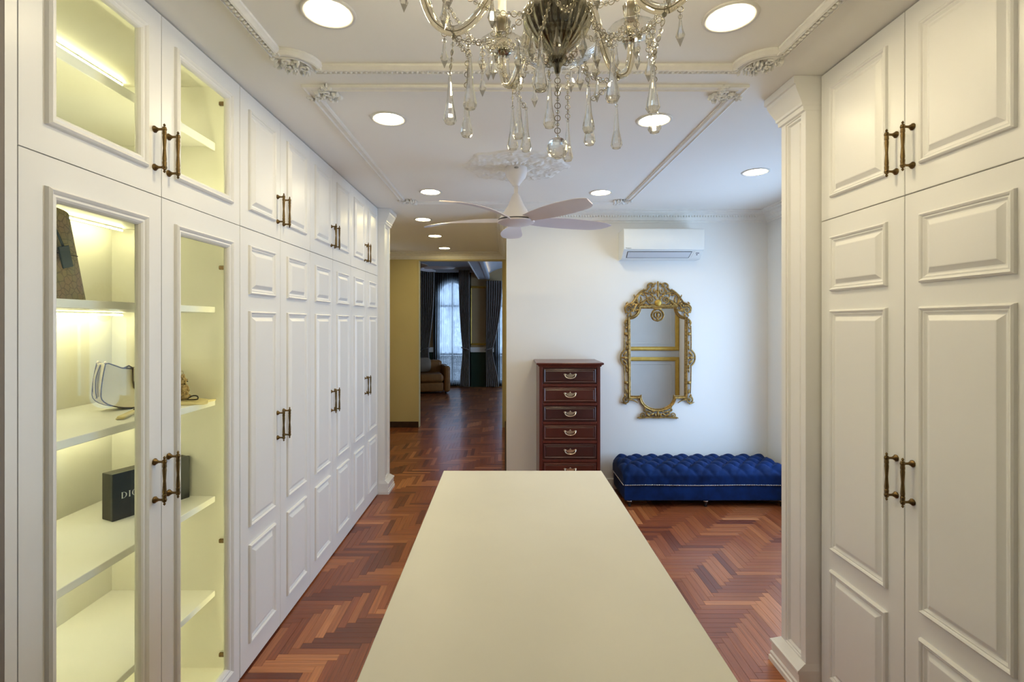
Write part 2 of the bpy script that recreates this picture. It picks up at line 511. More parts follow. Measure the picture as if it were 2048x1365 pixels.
# floor slab and herringbone parquet
fl = struct('floor', MB().box(-4.2, 3.4, -2.0, 12.7, -0.10, -0.006), M['underfloor'])
PW, PN = 0.042, 7
PL = PW*PN
plank_cols = [lin(c) for c in ((138, 73, 37), (154, 87, 45), (170, 101, 55), (112, 55, 29), (194, 124, 74), (147, 79, 42))]
plank_wt = [6, 6, 4, 3, 2, 5]
PM = [[woodmat('parquet_%s_%d' % (('across', 'along')[a], k), c, a) for k, c in enumerate(plank_cols)] for a in (0, 1)]
def plank_shape(mb, x0, x1, y0, y1, mi=0):
    g = 0.0002; c = 0.0007
    x0 += g; x1 -= g; y0 += g; y1 -= g
    vs = [(x0, y0, -0.006), (x1, y0, -0.006), (x1, y1, -0.006), (x0, y1, -0.006),
          (x0, y0, -c), (x1, y0, -c), (x1, y1, -c), (x0, y1, -c),
          (x0+c, y0+c, 0), (x1-c, y0+c, 0), (x1-c, y1-c, 0), (x0+c, y1-c, 0)]
    fs = [(8, 9, 10, 11)]
    for b in (0, 4):
        for i in range(4):
            k = (i+1) % 4; fs.append((b+i, b+k, b+4+k, b+4+i))
    mb.add(vs, fs, mi)
pmesh = {}
for a in (0, 1):
    for k in range(6):
        b = MB(); plank_shape(b, *((0, PL, 0, PW) if a == 0 else (0, PW, 0, PL)))
        me = bpy.data.meshes.new('parquet_block'); me.from_pydata(b.v, [], b.f); me.materials.append(PM[a][k]); me.update()
        pmesh[(a, k)] = me
planks = []
OX, OY = -1.93, 0.35
for i in range(0, int(4.6/PW)):
    for j in range(0, int((12.45-OY)/PW)):
        q = (i-j) % (2*PN)
        if q == 0: planks.append((0, OX+i*PW, OY+j*PW))
        elif q == 2*PN-1: planks.append((1, OX+i*PW, OY+j*PW))
def plank_shows(a, x, y):
    cx = x+(PL/2 if a == 0 else PW/2); cy = y+(PW/2 if a == 0 else PL/2)
    if cy < 0.9: return False
    px = 1010+1000*cx/cy; py = 645+1600/cy
    if py > 1380 or cx < XL+0.02: return False
    lft = 887-(py-942)/2.459 if py > 942 else 1010
    rgt = 1203+(py-942)/1.5326
    if px < lft: return True
    return py > 1005 and px > rgt and px < 1575
rank = sorted([p for p in planks if plank_shows(*p)], key=lambda p: p[2])
single = set(rank[:300])
rest = MB(); tone = {}
for p in planks:
    a, x, y = p
    ii = round((x-OX)/PW); jj = round((y-OY)/PW)
    key = (a, (ii-jj)//(2*PN), (jj+3*((ii-jj)//(2*PN)))//5)
    if key not in tone: tone[key] = R.choices(range(6), plank_wt)[0]
    k = tone[key] if R.random() < 0.55 else R.choices(range(6), plank_wt)[0]
    if p in single:
        inst('parquet_block', pmesh[(a, k)], fl, (x, y, 0))
    else:
        plank_shape(rest, *((x, x+PL, y, y+PW) if a == 0 else (x, x+PW, y, y+PL)), mi=a*6+k)
o = rest.build('parquet_field', PM[0]+PM[1], fl, recalc=False); o['kind'] = 'stuff'

# ceilings
struct('ceiling', MB().box(-2.0, 2.75, -2.0, YH+0.12, H, H+0.12), M['ceil'])
# walls
struct('wall_left', MB().box(-1.92, -1.80, -2.0, YH+0.12, 0, H), M['wall'])
struct('wall_front_left', MB().box(-1.80, XL, -2.0, 1.178, 0, H), M['taupe'])
struct('wall_rear', MB().box(-1.92, 2.7, -2.12, -2.0, 0, H), M['wall'])
struct('wall_back', MB().box(XC, XN+0.12, YW, YW+0.14, 0, H), M['wall'])
struct('wall_hall', MB().box(XC, XC+0.12, YW+0.14, YH, 0, H), M['hall'])
struct('wall_left_return', MB().box(-1.80, XL, 4.637, 4.85, 0, H), M['wall'])
struct('wall_right_front', MB().box(1.97, 2.09, -2.0, YN-0.10, 0, H), M['wall'])
struct('wall_nook', MB().box(XR+0.02, XN+0.12, YN-0.10, YN, 0, H), M['nook'])
w = MB()
WY0, WY1, WZ0, WZ1 = 2.95, 4.42, 0.35, 2.25
w.box(XN, XN+0.12, YN, WY0, 0, H).box(XN, XN+0.12, WY1, YW, 0, H).box(XN, XN+0.12, WY0, WY1, 0, WZ0).box(XN, XN+0.12, WY0, WY1, WZ1, H)
struct('wall_right', w, M['wall'])
w = MB()
OXL, OXR, OZ = -1.32, -0.03, 2.55
w.box(-1.80, OXL, YH, YH+0.12, 0, H).box(OXR, 0.30, YH, YH+0.12, 0, H).box(OXL, OXR, YH, YH+0.12, OZ, H)
struct('wall_hall_end', w, M['hall'])
b = MB().box(-1.80, OXL+0.006, YH-0.014, YH, 0, 0.09)
struct('baseboard_hall_end', b, M['darkwood'])
b = MB().cbox(XC-0.016, XC, YW-0.0, YH-0.016, 0, 0.10, 0.004)
struct('baseboard_hall', b, M['darkwood'])
b = MB().cbox(XC+0.01, XN, YW-0.014, YW, 0, 0.10, 0.004)
struct('baseboard_back', b, M['cab'])

# window of the nook (beyond the right edge of the picture)
wroot = thing('window_3', None, None, (XN+0.05, (WY0+WY1)/2, WZ0)); wroot['kind'] = 'structure'
hw = (WY1-WY0)/2; hh = WZ1-WZ0
f = MB()
for y in (-hw, -0.025, hw-0.05): f.box(-0.03, 0.03, y, y+0.05, 0, hh)
for z in (0, hh-0.05): f.box(-0.03, 0.03, -hw, hw, z, z+0.05)
f.build('window_frame', M['wframe'], wroot)
for s in (-1, 1):
    MB().box(-0.003, 0.003, min(s*0.025, s*(hw-0.05)), max(s*0.025, s*(hw-0.05)), 0.05, hh-0.05).build('pane', M['winpane'], wroot)

# panel trims on the nook wall, seen only in the mirror
def nookmap(u, v, h): return (u, YN+h, v)
gp = [(0, 0), (0, 0.014), (0.018, 0.022), (0.042, 0.020), (0.056, 0.010), (0.056, 0)]
wp = [(0.0, 0), (0.0, 0.004), (0.016, 0.005), (0.020, 0)]
for n, (z0, z1) in enumerate(((0.16, 1.096), (1.190, 2.42))):
    pth = [(1.46, z0), (XN-0.002, z0), (XN-0.002, z1), (1.46, z1)]
    mb = MB(); mb.sweep(pth, gp, nookmap); struct('trim_%d' % (n+5), mb, M['goldtrim'])
    pth = [(1.56, z0+0.09), (XN-0.10, z0+0.09), (XN-0.10, z1-0.09), (1.56, z1-0.09)]
    mb = MB(); mb.sweep(pth, wp, nookmap); struct('trim_%d' % (n+7), mb, M['nook'])

# crown moulding: window wall > back wall > hall > hall end
crown = [(0, 0.105), (0.010, 0.105), (0.014, 0.092), (0.030, 0.088), (0.040, 0.060), (0.066, 0.034), (0.094, 0.026), (0.098, 0.014), (0.125, 0.012), (0.125, 0.0)]
mb = MB(); mb.sweep([(XN, YN), (XN, YW), (XC, YW), (XC, YH), (-1.80, YH)], crown, lambda u, v, h: (u, v, H-h), closed=False)
tr = struct('trim_1', mb, M['plaster'])
eg = MB()
x = XC+0.05
while x < XN-0.12:
    eg.ball((x, YW-0.052, H-0.050), (0.009, 0.008, 0.014), 6, 4); x += 0.026
eg.build('egg_row', M['plaster'], tr, True)['kind'] = 'stuff'
# crown over the far wall of the hall is part of trim_1; jamb lining of the opening
mb = MB(); mb.box(OXL, OXL+0.012, YH-0.008, YH+0.128, 0, OZ).box(OXR-0.012, OXR, YH-0.008, YH+0.128, 0, OZ).box(OXL+0.012, OXR-0.012, YH-0.008, YH+0.128, OZ-0.012, OZ)
struct('trim_2', mb, M['hall'])

def cornice_leafwork(mb, cx, cy, ang, size, drop=0.016, seed=1, wide=0.75):
    """lacy plaster acanthus cluster under the ceiling, growing along ang"""
    rr = random.Random(seed)
    ca, sa = math.cos(ang), math.sin(ang)
    def pt(p, q, h): return (cx+(p*ca-q*sa)*size, cy+(p*sa+q*ca)*size, H-h)
    for s in (-1, 1):
        for (px, qx, r0, tn) in ((0.26, 0.26, 0.15, -1.4), (0.05, 0.52*wide/0.75, 0.11, 1.3), (0.55, 0.14, 0.10, 1.3)):
            sp = spiral(px, s*qx, r0, 0.03, 180, tn*s, 16)
            mb.tube([pt(p, q, drop*0.62) for p, q in sp], [size*(0.040-0.0012*i) for i in range(17)], 6)
        for k in range(20):
            p = rr.uniform(0.0, 0.85); q = s*rr.uniform(0.02, max(0.1, wide-0.75*p))
            T = Matrix.Rotation(ang+math.atan2(q, p+0.15)+rr.uniform(-0.7, 0.7), 3, 'Z')
            mb.ball(pt(p, q, drop*0.42), (size*rr.uniform(0.07, 0.12), size*rr.uniform(0.022, 0.036), drop*rr.uniform(0.35, 0.6)), 6, 4, T)
    for k in range(4):
        mb.ball(pt(0.08+0.24*k, 0, drop*0.6), (size*0.085*(1-0.14*k), size*0.05, drop*0.5), 8, 5, Matrix.Rotation(ang, 3, 'Z'))

# ceiling frame over the island: beaded moulding with scooped corners
ax0, ax1, ay0, ay1, ar = -0.869, 1.052, -0.22, 2.045, 0.122
pth = []
pth += arc(ax0, ay0, ar, 90, 0, 8) + arc(ax1, ay0, ar, 180, 90, 8) + arc(ax1, ay1, ar, 270, 180, 8) + arc(ax0, ay1, ar, 0, -90, 8)
cm = lambda u, v, h: (u, v, H-h)
mb = MB(); mb.sweep(pth, [(0, 0), (0, 0.010), (-0.014, 0.020), (-0.022, 0.022), (-0.024, 0.014), (-0.044, 0.014), (-0.048, 0.020), (-0.052, 0.018), (-0.052, 0.0)], cm)
t3 = struct('trim_3', mb, M['plaster'])
bd = MB()
def beadline(x0, y0, x1, y1, pitch):
    n = int(math.hypot(x1-x0, y1-y0)/pitch)
    for i in range(n+1):
        t = i/n
        bd.ball((x0+(x1-x0)*t, y0+(y1-y0)*t, H-0.0165), (0.0075, 0.0100, 0.0085) if abs(y1-y0) < 0.01 else (0.0100, 0.0075, 0.0085), 6, 4)
beadline(ax0+ar, ay1+0.034, ax1-ar, ay1+0.034, 0.021)
beadline(ax0-0.034, ay0+ar, ax0-0.034, ay1-ar, 0.021)
beadline(ax1+0.034, ay0+ar, ax1+0.034, ay1-ar, 0.021)
bd.build('bead_row', M['plaster'], t3, True)['kind'] = 'stuff'
for cx, cy, an in ((ax0+0.045, ay1-0.045, 135), (ax1-0.045, ay1-0.045, 45)):
    k = MB(); cornice_leafwork(k, cx, cy, math.radians(an), 0.135, 0.030, 3, 0.95)
    k.build('corner_leafwork', M['plaster'], t3, True)
# second ceiling frame, around the ceiling fan
bx0, bx1, by0, by1 = -0.861, 1.043, 2.275, 4.385
mb = MB(); mb.sweep([(bx0, by0), (bx1, by0), (bx1, by1), (bx0, by1)], [(0, 0), (0, 0.008), (-0.010, 0.014), (-0.016, 0.009), (-0.034, 0.009), (-0.040, 0.015), (-0.048, 0.012), (-0.048, 0)], cm)
t4 = struct('trim_4', mb, M['plaster'])
for cx, cy, an in ((bx0, by0, 45), (bx1, by0, 135), (bx1, by1, 225), (bx0, by1, 315)):
    k = MB(); cornice_leafwork(k, cx, cy, math.radians(an), 0.125, 0.028, 5, 0.85)
    k.build('corner_leafwork', M['plaster'], t4, True)

# pilasters at the wardrobe ends
def pilaster(name, x0, x1, y0, y1, sgn, yk, label):
    """shaft from x0 to x1 whose panelled face looks along sgn*x"""
    r = thing(name, label, 'pilaster', ((x0+x1)/2, (y0+y1)/2, 0), group='panelled pilasters at the wardrobe ends')
    ox, oy = r.location.x, r.location.y
    hx, hy = (x1-x0)/2, (y1-y0)/2
    fx = hx*sgn
    km = (0, 1, 0.1, yk) if sgn > 0 else (1, 0, 0.1, yk)
    s = MB()
    rec = 0.022
    if sgn > 0: s.box(-hx, hx-rec, -hy, hy, 0.10, H-0.12)
    else: s.box(-hx+rec, hx, -hy, hy, 0.10, H-0.12)
    prof = [(-0.0, -rec), (0.0, 0.0), (0.034, 0.0), (0.036, -0.006), (0.043, -0.006), (0.048, -0.016), (0.058, -0.016), (0.061, -0.010), (0.070, -0.010)]
    s.sweep([(-hy, 0.10), (hy, 0.10), (hy, H-0.12), (-hy, H-0.12)], prof, lambda u, v, h: (fx+sgn*h, u, v), cap=True)
    s.build('shaft', M['cab'], r)
    b = MB(); b.rstack(-hx, hx, -hy, hy, [(0.040, 0.0), (0.040, 0.022), (0.034, 0.026), (0.036, 0.040), (0.030, 0.048), (0.031, 0.082), (0.036, 0.090), (0.036, 0.100), (0.028, 0.106), (0.004, 0.128)], km)
    b.build('base', M['cab'], r)
    c = MB(); c.rstack(-hx, hx, -hy, hy, [(0.002, H-0.150), (0.010, H-0.146), (0.012, H-0.128), (0.018, H-0.124), (0.018, H-0.112), (0.030, H-0.085), (0.044, H-0.050), (0.046, H-0.036), (0.054, H-0.032), (0.054, H-0.001)], km)
    c.build('capital', M['cab'], r)
    return r
pilaster('pilaster', XL+0.001, XL+0.062, 4.642, 4.855, 1, 1, 'slim white panelled pilaster ending the row of wardrobes beside the hall')
pilaster('pilaster', XR-0.062, XR+0.019, 2.150, 2.338, -1, 1, 'tall white panelled pilaster in front of the blue bench end')
# ------------------------------------------------------------------ wardrobes
def handle_mesh():
    b = MB()
    T = Matrix.Rotation(PI/2, 3, 'Y')       # z -> x, outwards
    for z in (-0.064, 0.064):
        b.lathe([(0.0, 0.0), (0.0115, 0.0), (0.012, 0.003), (0.0085, 0.007), (0.0045, 0.014), (0.004, 0.022), (0.005, 0.030), (0.0, 0.031)], (0, 0, z), 10, T)
        b.ball((0.034, 0, z), (0.0078, 0.0078, 0.0085), 10, 6)
    prof = [(0.0, -0.084), (0.0028, -0.081), (0.0045, -0.077), (0.002, -0.074), (0.006, -0.071), (0.0062, -0.058), (0.0068, -0.050), (0.0068, -0.046), (0.0058, -0.045), (0.0066, -0.036), (0.0045, 0.0)]
    prof = prof + [(r, -z) for r, z in prof[:-1][::-1]]
    b.lathe(prof, (0.034, 0, 0), 10)
    o = b.build('handle', M['brass'], None, 40); me = o.data
    bpy.data.objects.remove(o)
    return me
HANDLE = handle_mesh()
PANEL = [(0, 0), (0.002, 0.009), (0.007, 0.013), (0.012, 0.010), (0.015, 0.0055), (0.019, 0.0065), (0.022, 0.004), (0.026, 0.0008), (0.030, 0.0008), (0.046, 0.0115), (0.049, 0.0120)]
GLASSM = [(0, 0), (0.002, 0.010), (0.008, 0.015), (0.014, 0.011), (0.018, 0.007), (0.024, 0.008), (0.030, 0.004), (0.034, -0.002), (0.036, -0.010)]
GAP = 0.0016
def smap(s):
    return lambda u, v, h: (s*h, u, v)
def panel_door(root, s, u0, u1, v0, v1, panels, hand_u, hand_v, name='door'):
    b = MB()
    x = sorted((-0.020*s, 0.0))
    b.cbox(x[0], x[1], u0+GAP, u1-GAP, v0+GAP, v1-GAP, 0.0016)
    d = b.build(name, M['cab'], root)
    for (a0, a1, z0, z1) in panels:
        p = MB(); p.sweep([(a0, z0), (a1, z0), (a1, z1), (a0, z1)], PANEL, smap(s), cap=True)
        p.build('raised_panel', M['cab'], d)
    inst('handle', HANDLE, d, (0, hand_u, hand_v), (0, 0, 0 if s > 0 else PI))
    return d
def glass_door(root, s, u0, u1, v0, v1, op, hand_u, hand_v, hinges=(), hinge_u=0):
    a0, a1, z0, z1 = op
    b = MB()
    U0, U1, V0, V1 = u0+GAP, u1-GAP, v0+GAP, v1-GAP
    x = sorted((-0.020*s, 0.0))
    b.box(x[0], x[1], U0, a0, V0, V1).box(x[0], x[1], a1, U1, V0, V1).box(x[0], x[1], a0, a1, V0, z0).box(x[0], x[1], a0, a1, z1, V1)
    d = b.build('glass_door', M['cab'], root)
    m = MB(); m.sweep([(a0-0.026, z0-0.026), (a1+0.026, z0-0.026), (a1+0.026, z1+0.026), (a0-0.026, z1+0.026)], GLASSM, smap(s))
    m.build('glazing_moulding', M['cab'], d)
    x = sorted((-0.012*s, -0.008*s))
    MB().box(x[0], x[1], a0-0.004, a1+0.004, z0-0.004, z1+0.004).build('glass_pane', M['pane'], d)
    inst('handle', HANDLE, d, (0, hand_u, hand_v), (0, 0, 0 if s > 0 else PI))
    for hz in hinges:
        g = MB(); sg = -1 if hinge_u > (a0+a1)/2 else 1
        g.cbox(-0.075*s, -0.025*s, hinge_u+sg*0.002, hinge_u+sg*0.014, hz-0.009, hz+0.009, 0.003)
        g.cbox(-0.045*s, -0.022*s, hinge_u+sg*0.010, hinge_u+sg*0.030, hz-0.014, hz+0.014, 0.004)
        g.build('hinge', M['brass'], d)
    return d
SEAM = 2.030
def wardrobe(s, xf, y0, w, lab_lo, lab_hi, grp=('white panelled wardrobes', 'white overhead cupboards')):
    n = w/2
    r = thing('wardrobe', lab_lo, 'wardrobe', (xf, y0, 0), group=grp[0])
    x = sorted((-0.60*s, -0.022*s))
    MB().box(x[0], x[1], 0.001, 2*n-0.001, 0.0, SEAM-0.002).build('body', M['cab'], r)
    for k in range(2):
        u0 = k*n; u1 = u0+n
        a0, a1 = u0+0.072, u1-0.066
        hu = u1-0.035 if k == 0 else u0+0.035
        panel_door(r, s, u0, u1, 0.008, SEAM, [(a0, a1, 0.120, 0.574), (a0, a1, 0.655, 1.652), (a0, a1, 1.728, 1.956)], hu, 1.066)
    q = thing('overhead_cupboard', lab_hi, 'cupboard', (xf, y0, SEAM), group=grp[1])
    MB().box(x[0], x[1], 0.001, 2*n-0.001, 0.0, H-SEAM-0.002).build('body', M['cab'], q)
    for k in range(2):
        u0 = k*n; u1 = u0+n
        hu = u1-0.035 if k == 0 else u0+0.035
        panel_door(q, s, u0, u1, 0.0, H-SEAM-0.004, [(u0+0.072, u1-0.066, 0.086, 0.550)], hu, 0.156)
Y0 = 2.226
wardrobe(1, XL, Y0, 0.80, 'tall white wardrobe with two panelled doors right beside the lit glass cabinet', 'white overhead cupboard right beside the lit glass cabinet')
wardrobe(1, XL, Y0+0.80, 0.80, 'tall white wardrobe in the middle of the three along the left wall', 'white overhead cupboard in the middle of the three on the left')
wardrobe(1, XL, Y0+1.60, 0.808, 'tall white wardrobe farthest along the left wall, next to the slim pilaster', 'white overhead cupboard farthest on the left, next to the slim pilaster')
wardrobe(-1, XR, 1.249, 0.894, 'tall white wardrobe on the right, beside the large pilaster', 'white overhead cupboard on the right, beside the large pilaster')
wardrobe(-1, XR, 0.352, 0.894, 'tall white wardrobe on the right at the picture edge nearest the camera', 'white overhead cupboard on the right at the picture edge nearest the camera')

# ------------------------------------------------------------------ lit display cabinet
DY0, DY1 = 1.211, 2.224
DW = DY1-DY0
def carcass(root, z0, z1):
    t = 0.020; dp = 0.56
    b = MB(); b.box(-dp, -dp+0.008, 0.001, DW-0.001, z0, z1); b.build('back_panel', M['inner'], root)
    for u in (0.001, DW-0.001-t):
        MB().box(-dp+0.008, -0.0225, u, u+t, z0, z1).build('side_panel', M['inner'], root)
    MB().box(-dp+0.008, -0.0225, 0.001+t, DW-0.001-t, z0, z0+t).build('bottom_panel', M['inner'], root)
    MB().box(-dp+0.008, -0.0225, 0.001+t, DW-0.001-t, z1-t, z1).build('top_panel', M['inner'], root)
def led(root, z, m='strip'):
    MB().cbox(-0.480, -0.473, 0.06, DW-0.06, z-0.0135, z-0.0085, 0.0015).build('led_strip', M[m], root)
    MB().box(-0.4790, -0.4740, 0.062, DW-0.062, z-0.0085, z).build('led_profile', M['plastic'], root)
def added_side_leds(root, z0, z1, m='fill_strip'):
    """added upright strips that brighten the interior, hidden behind the door stiles"""
    for u in (0.0215, DW-0.0255):  # added light sources, unseen from the camera
        MB().box(-0.0345, -0.0265, u, u+0.004, z0, z1).build('added_side_led', M[m], root)
dc = thing('display_cabinet', 'tall white display cabinet with two glass doors, lit yellow inside, bags on its shelves', 'cabinet', (XL, DY0, 0))
MB().box(-0.56, -0.0225, 0.001, DW-0.001, 0, 0.055).build('plinth', M['cab'], dc)
carcass(dc, 0.056, SEAM-0.002)
SH = [0.420, 0.835, 1.260, 1.668]
for z in SH:
    MB().cbox(-0.552, -0.096, 0.022, DW-0.022, z-0.026, z, 0.0015).build('shelf', M['cab'], dc)
    led(dc, z-0.026)
led(dc, SEAM-0.022); added_side_leds(dc, 0.09, SEAM-0.04)
hm = DW/2
glass_door(dc, 1, 0.0, hm, 0.008, SEAM, (0.096, hm-0.098, 0.115, 1.925), hm-0.035, 1.066)
glass_door(dc, 1, hm, DW, 0.008, SEAM, (hm+0.092, DW-0.092, 0.115, 1.925), hm+0.035, 1.066, (0.14, 0.64, 1.84), DW-0.021)
do = thing('display_overhead_cabinet', 'white overhead display cabinet with two lit glass doors above the bag shelves', 'cabinet', (XL, DY0, SEAM))
carcass(do, 0.0, H-SEAM-0.002)
MB().box(-0.552, -0.104, 0.022, DW-0.022, 0.346, 0.360).cbox(-0.104, -0.096, 0.022, DW-0.022, 0.325, 0.360, 0.0015).build('shelf', M['cab'], do)
led(do, H-SEAM-0.022, 'strip2'); added_side_leds(do, 0.03, H-SEAM-0.04, 'fill_strip_upper')
MB().box(-0.0345, -0.0265, 0.06, DW-0.06, 0.0205, 0.0255).build('added_rail_led', M['strip2'], do)  # added strip hidden by the bottom rail, brightens the shelf underside
zt = H-SEAM-0.004
glass_door(do, 1, 0.0, hm, 0.0, zt, (0.096, hm-0.098, 0.105, zt-0.098), hm-0.035, 0.156)
glass_door(do, 1, hm, DW, 0.0, zt, (hm+0.092, DW-0.092, 0.105, zt-0.098), hm+0.035, 0.156, (0.53, 0.10), DW-0.021)
struct('trim_9', MB().box(XL-0.02, XL, 1.179, DY0-0.002, 0, H-0.002), M['cab'])

# tote bag on the top shelf
def bagx(u, v, h): return (h, u, v)
tb = thing('tote_bag', 'brown patterned tote bag with blue tag on the top display shelf', 'bag', (-1.47, 1.53, SH[3]), 0.10)
rows = []
for i in range(9):
    t = i/8; hgt = 0.30*t
    hw = 0.198-0.040*t; dp = 0.060*(1-0.62*t)
    ring = []
    for k in range(24):
        a = 2*PI*k/24
        c, s_ = math.cos(a), math.sin(a)
        e = 0.35
        ring.append((dp*math.copysign(abs(c)**e, c), hw*math.copysign(abs(s_)**e, s_), hgt+(0.006*math.cos(2*a) if i == 8 else 0)))
    rows.append(ring+[ring[0]])
b = MB(); b.grid(rows); b.add(rows[0][:-1], [tuple(range(24))]); b.add(rows[-1][:-1], [tuple(range(24))])
b.build('bag_body', M['tote'], tb, 50)
b = MB(); b.tube([(0.040, -0.158, 0.155), (0.0425, -0.10, 0.155), (0.0425, 0.10, 0.155), (0.040, 0.158, 0.155)], 0.0018, 6); b.build('seam', M['bagedge'], tb)
T = Matrix.Translation((0.047, 0.085, 0.150)) @ Matrix.Rotation(0.28, 4, 'X')
b = MB(); b.cbox(-0.003, 0.003, -0.022, 0.022, -0.040, 0.030, 0.003, T.to_3x3())
for i, p in enumerate(b.v): b.v[i] = (p[0]+0.047, p[1]+0.095, p[2]+0.150)
b.build('tag', M['tag'], tb)
b = MB(); b.tube([(0.046, 0.088, 0.178), (0.042, 0.072, 0.215), (0.036, 0.060, 0.245)], 0.0035, 6); b.build('tag_strap', M['tag'], tb)
for s in (-1, 1):
    b = MB(); b.tube([(s*0.018, u, 0.292+0.030*math.cos(u/0.085*PI/2)) for u in [(-0.085+0.017*i) for i in range(11)]], 0.006, 6); b.build('bag_handle', M['tag'], tb, True)

# cream shoulder bag, middle shelf
cb = thing('shoulder_bag', 'cream leather shoulder bag with dark piping on the middle display shelf', 'bag', (-1.480, 1.995, SH[2]+0.0025), math.radians(-120))
# local: x = width, y = depth (front at +y), z up
ol = [(-0.100, 0.182), (-0.055, 0.160), (0.0, 0.152), (0.055, 0.160), (0.100, 0.182), (0.110, 0.180)]
ol += [(0.110+0.014*math.sin(PI*i/16), 0.180-0.120*i/8) for i in range(1, 9)]
ol += [(0.124*math.cos(a), 0.060-0.058*math.sin(a)) for a in [PI*i/16 for i in range(1, 16)]]
ol += [(-0.110-0.014*math.sin(PI*(8-i)/16), 0.060+0.120*i/8) for i in range(0, 9)]
b = MB(); b.poly(ol, lambda u, v, h: (u, h, v), -0.036, 0.036); b.build('bag_body', M['bag'], cb, 45)
for s in (-1, 1):
    b = MB(); b.tube([(u, s*0.036, v) for u, v in ol], 0.0022, 6, True); b.build('piping', M['bagedge'], cb, True)
b = MB(); b.tube(smoothpath([(0.112, 0, 0.178), (0.126, 0.004, 0.130), (0.130, 0.010, 0.080), (0.128, 0.016, 0.055)], 5), 0.004, 6, flat=2.2); b.build('strap', M['bag'], cb, True)
for s in (-1, 1):
    b = MB(); b.tube(smoothpath([(0.117, 0.013*s, 0.176), (0.131, 0.004+0.010*s, 0.130), (0.135, 0.010+0.010*s, 0.080), (0.131, 0.018+0.004*s, 0.052)], 5), 0.0016, 5); b.build('strap_edge', M['bagedge'], cb, True)
b = MB(); b.cbox(-0.075, 0.020, 0.036, 0.041, 0.080, 0.156, 0.002); b.build('flap', M['bag'], cb)
b = MB(); b.tube([(0.022, 0.041, 0.158), (0.022, 0.042, 0.110), (0.016, 0.042, 0.078)], 0.0028, 6); b.tube([(0.050, 0.036, 0.160), (0.036, 0.042, 0.168), (0.022, 0.042, 0.158)], 0.0032, 6); b.build('flap_edge', M['bagedge'], cb, True)
b = MB(); b.cbox(-0.020, 0.014, 0.041, 0.048, 0.074, 0.108, 0.003); b.cbox(-0.012, 0.008, 0.048, 0.051, 0.082, 0.101, 0.002); b.build('clasp', M['chrome'], cb)
b = MB(); b.ball((0.108, 0.030, 0.184), 0.006, 8, 5); b.ball((0.108, -0.030, 0.184), 0.006, 8, 5); b.build('strap_ring', M['pull'], cb, True)

# folded strap with dark tassel
st = thing('folded_strap', 'folded cream strap with dark tassel lying before the shoulder bag', 'strap', (-1.375, 1.83, SH[2]), 0.35)
b = MB()
for k, z in enumerate((0.004, 0.010)):
    b.cbox(-0.010+0.004*k, 0.014+0.004*k, -0.10, 0.07, z-0.0028, z+0.0028, 0.002)
b.build('band', M['cloth'], st)
b = MB(); b.ball((0.004, 0.085, 0.008), (0.012, 0.022, 0.0075), 10, 6); b.tube([(0.004, 0.07, 0.006), (0.0, 0.05, 0.015), (0.006, 0.03, 0.016)], 0.003, 6); b.build('tassel', M['bagedge'], st, True)

# dust cloth and plush charm
ct = MB()
rows = [[(-0.11+0.22*i/10+0.006*math.sin(j*1.3), -0.075+0.15*j/8, 0.006+0.004*math.sin(i*1.1+j*0.9)) for j in range(9)] for i in range(11)]
ct.grid(rows); ct.grid([[(p[0], p[1], 0.001) for p in r] for r in rows])
n_ = len(rows); 
edge = [rows[i][0] for i in range(11)]+[rows[10][j] for j in range(1, 9)]+[rows[i][8] for i in range(9, -1, -1)]+[rows[0][j] for j in range(7, 0, -1)]
ct.grid([edge+[edge[0]], [(p[0], p[1], 0.001) for p in edge]+[(edge[0][0], edge[0][1], 0.001)]])
o = ct.build('dust_cloth', M['cloth'], None, 60); o.location = (-1.36, 2.105, SH[2]); o.rotation_euler = (0, 0, 0.2)
tag(o, 'flat cream dust cloth lying under the plush charm', 'cloth')
pc = thing('plush_charm', 'small fluffy beige plush animal charm on the middle shelf', 'plush toy', (-1.385, 2.140, SH[2]+0.0105), math.radians(20))
def fluff(c, r, n, seedv):
    b = MB(); rr = random.Random(seedv)
    b.ball(c, r, 14, 9)
    rx, ry, rz = r
    for i in range(n):
        a = rr.uniform(0, 2*PI); t = math.acos(rr.uniform(-1, 1))
        p = (c[0]+rx*math.sin(t)*math.cos(a), c[1]+ry*math.sin(t)*math.sin(a), c[2]+rz*math.cos(t))
        q = min(rx, ry, rz)*0.30
        b.ball(p, (q, q, q), 6, 4)
    return b
fluff((0, 0, 0.034), (0.024, 0.026, 0.032), 40, 1).build('body', M['fur'], pc, True)
hd = fluff((0, 0, 0.080), (0.020, 0.022, 0.019), 30, 2).build('head', M['fur'], pc, True)
for s in (-1, 1):
    fluff((0.002, s*0.017, 0.098), (0.007, 0.008, 0.008), 8, 3).build('ear', M['fur'], pc, True)
    fluff((0.012, s*0.025, 0.045), (0.009, 0.008, 0.016), 10, 4).build('arm', M['fur'], pc, True)
    fluff((0.018, s*0.017, 0.010), (0.014, 0.010, 0.010), 10, 5).build('leg', M['fur'], pc, True)
    MB().ball((0.020, s*0.008, 0.083), 0.0025, 8, 5).build('eye', M['black'], pc, True)
MB().ball((0.022, 0, 0.076), 0.0032, 8, 5).build('nose', M['black'], pc, True)
b = MB(); b.tube([(0, 0.030*math.cos(a), 0.105+0.016*math.sin(a)) for a in [PI*i/8*0.9 for i in range(9)]], 0.0014, 6); b.build('loop', M['pull'], pc, True)
o = MB().tube([(0.022*math.cos(a), 0.016*math.sin(a), 0.003+0.013*max(0, math.sin(a))) for a in [2*PI*i/14 for i in range(14)]], 0.0028, 6, True).build('key_loop', M['black'], None, True)
o.location = (-1.330, 2.128, SH[2]+0.0096); tag(o, 'small black loop lying beside the plush charm', 'loop')

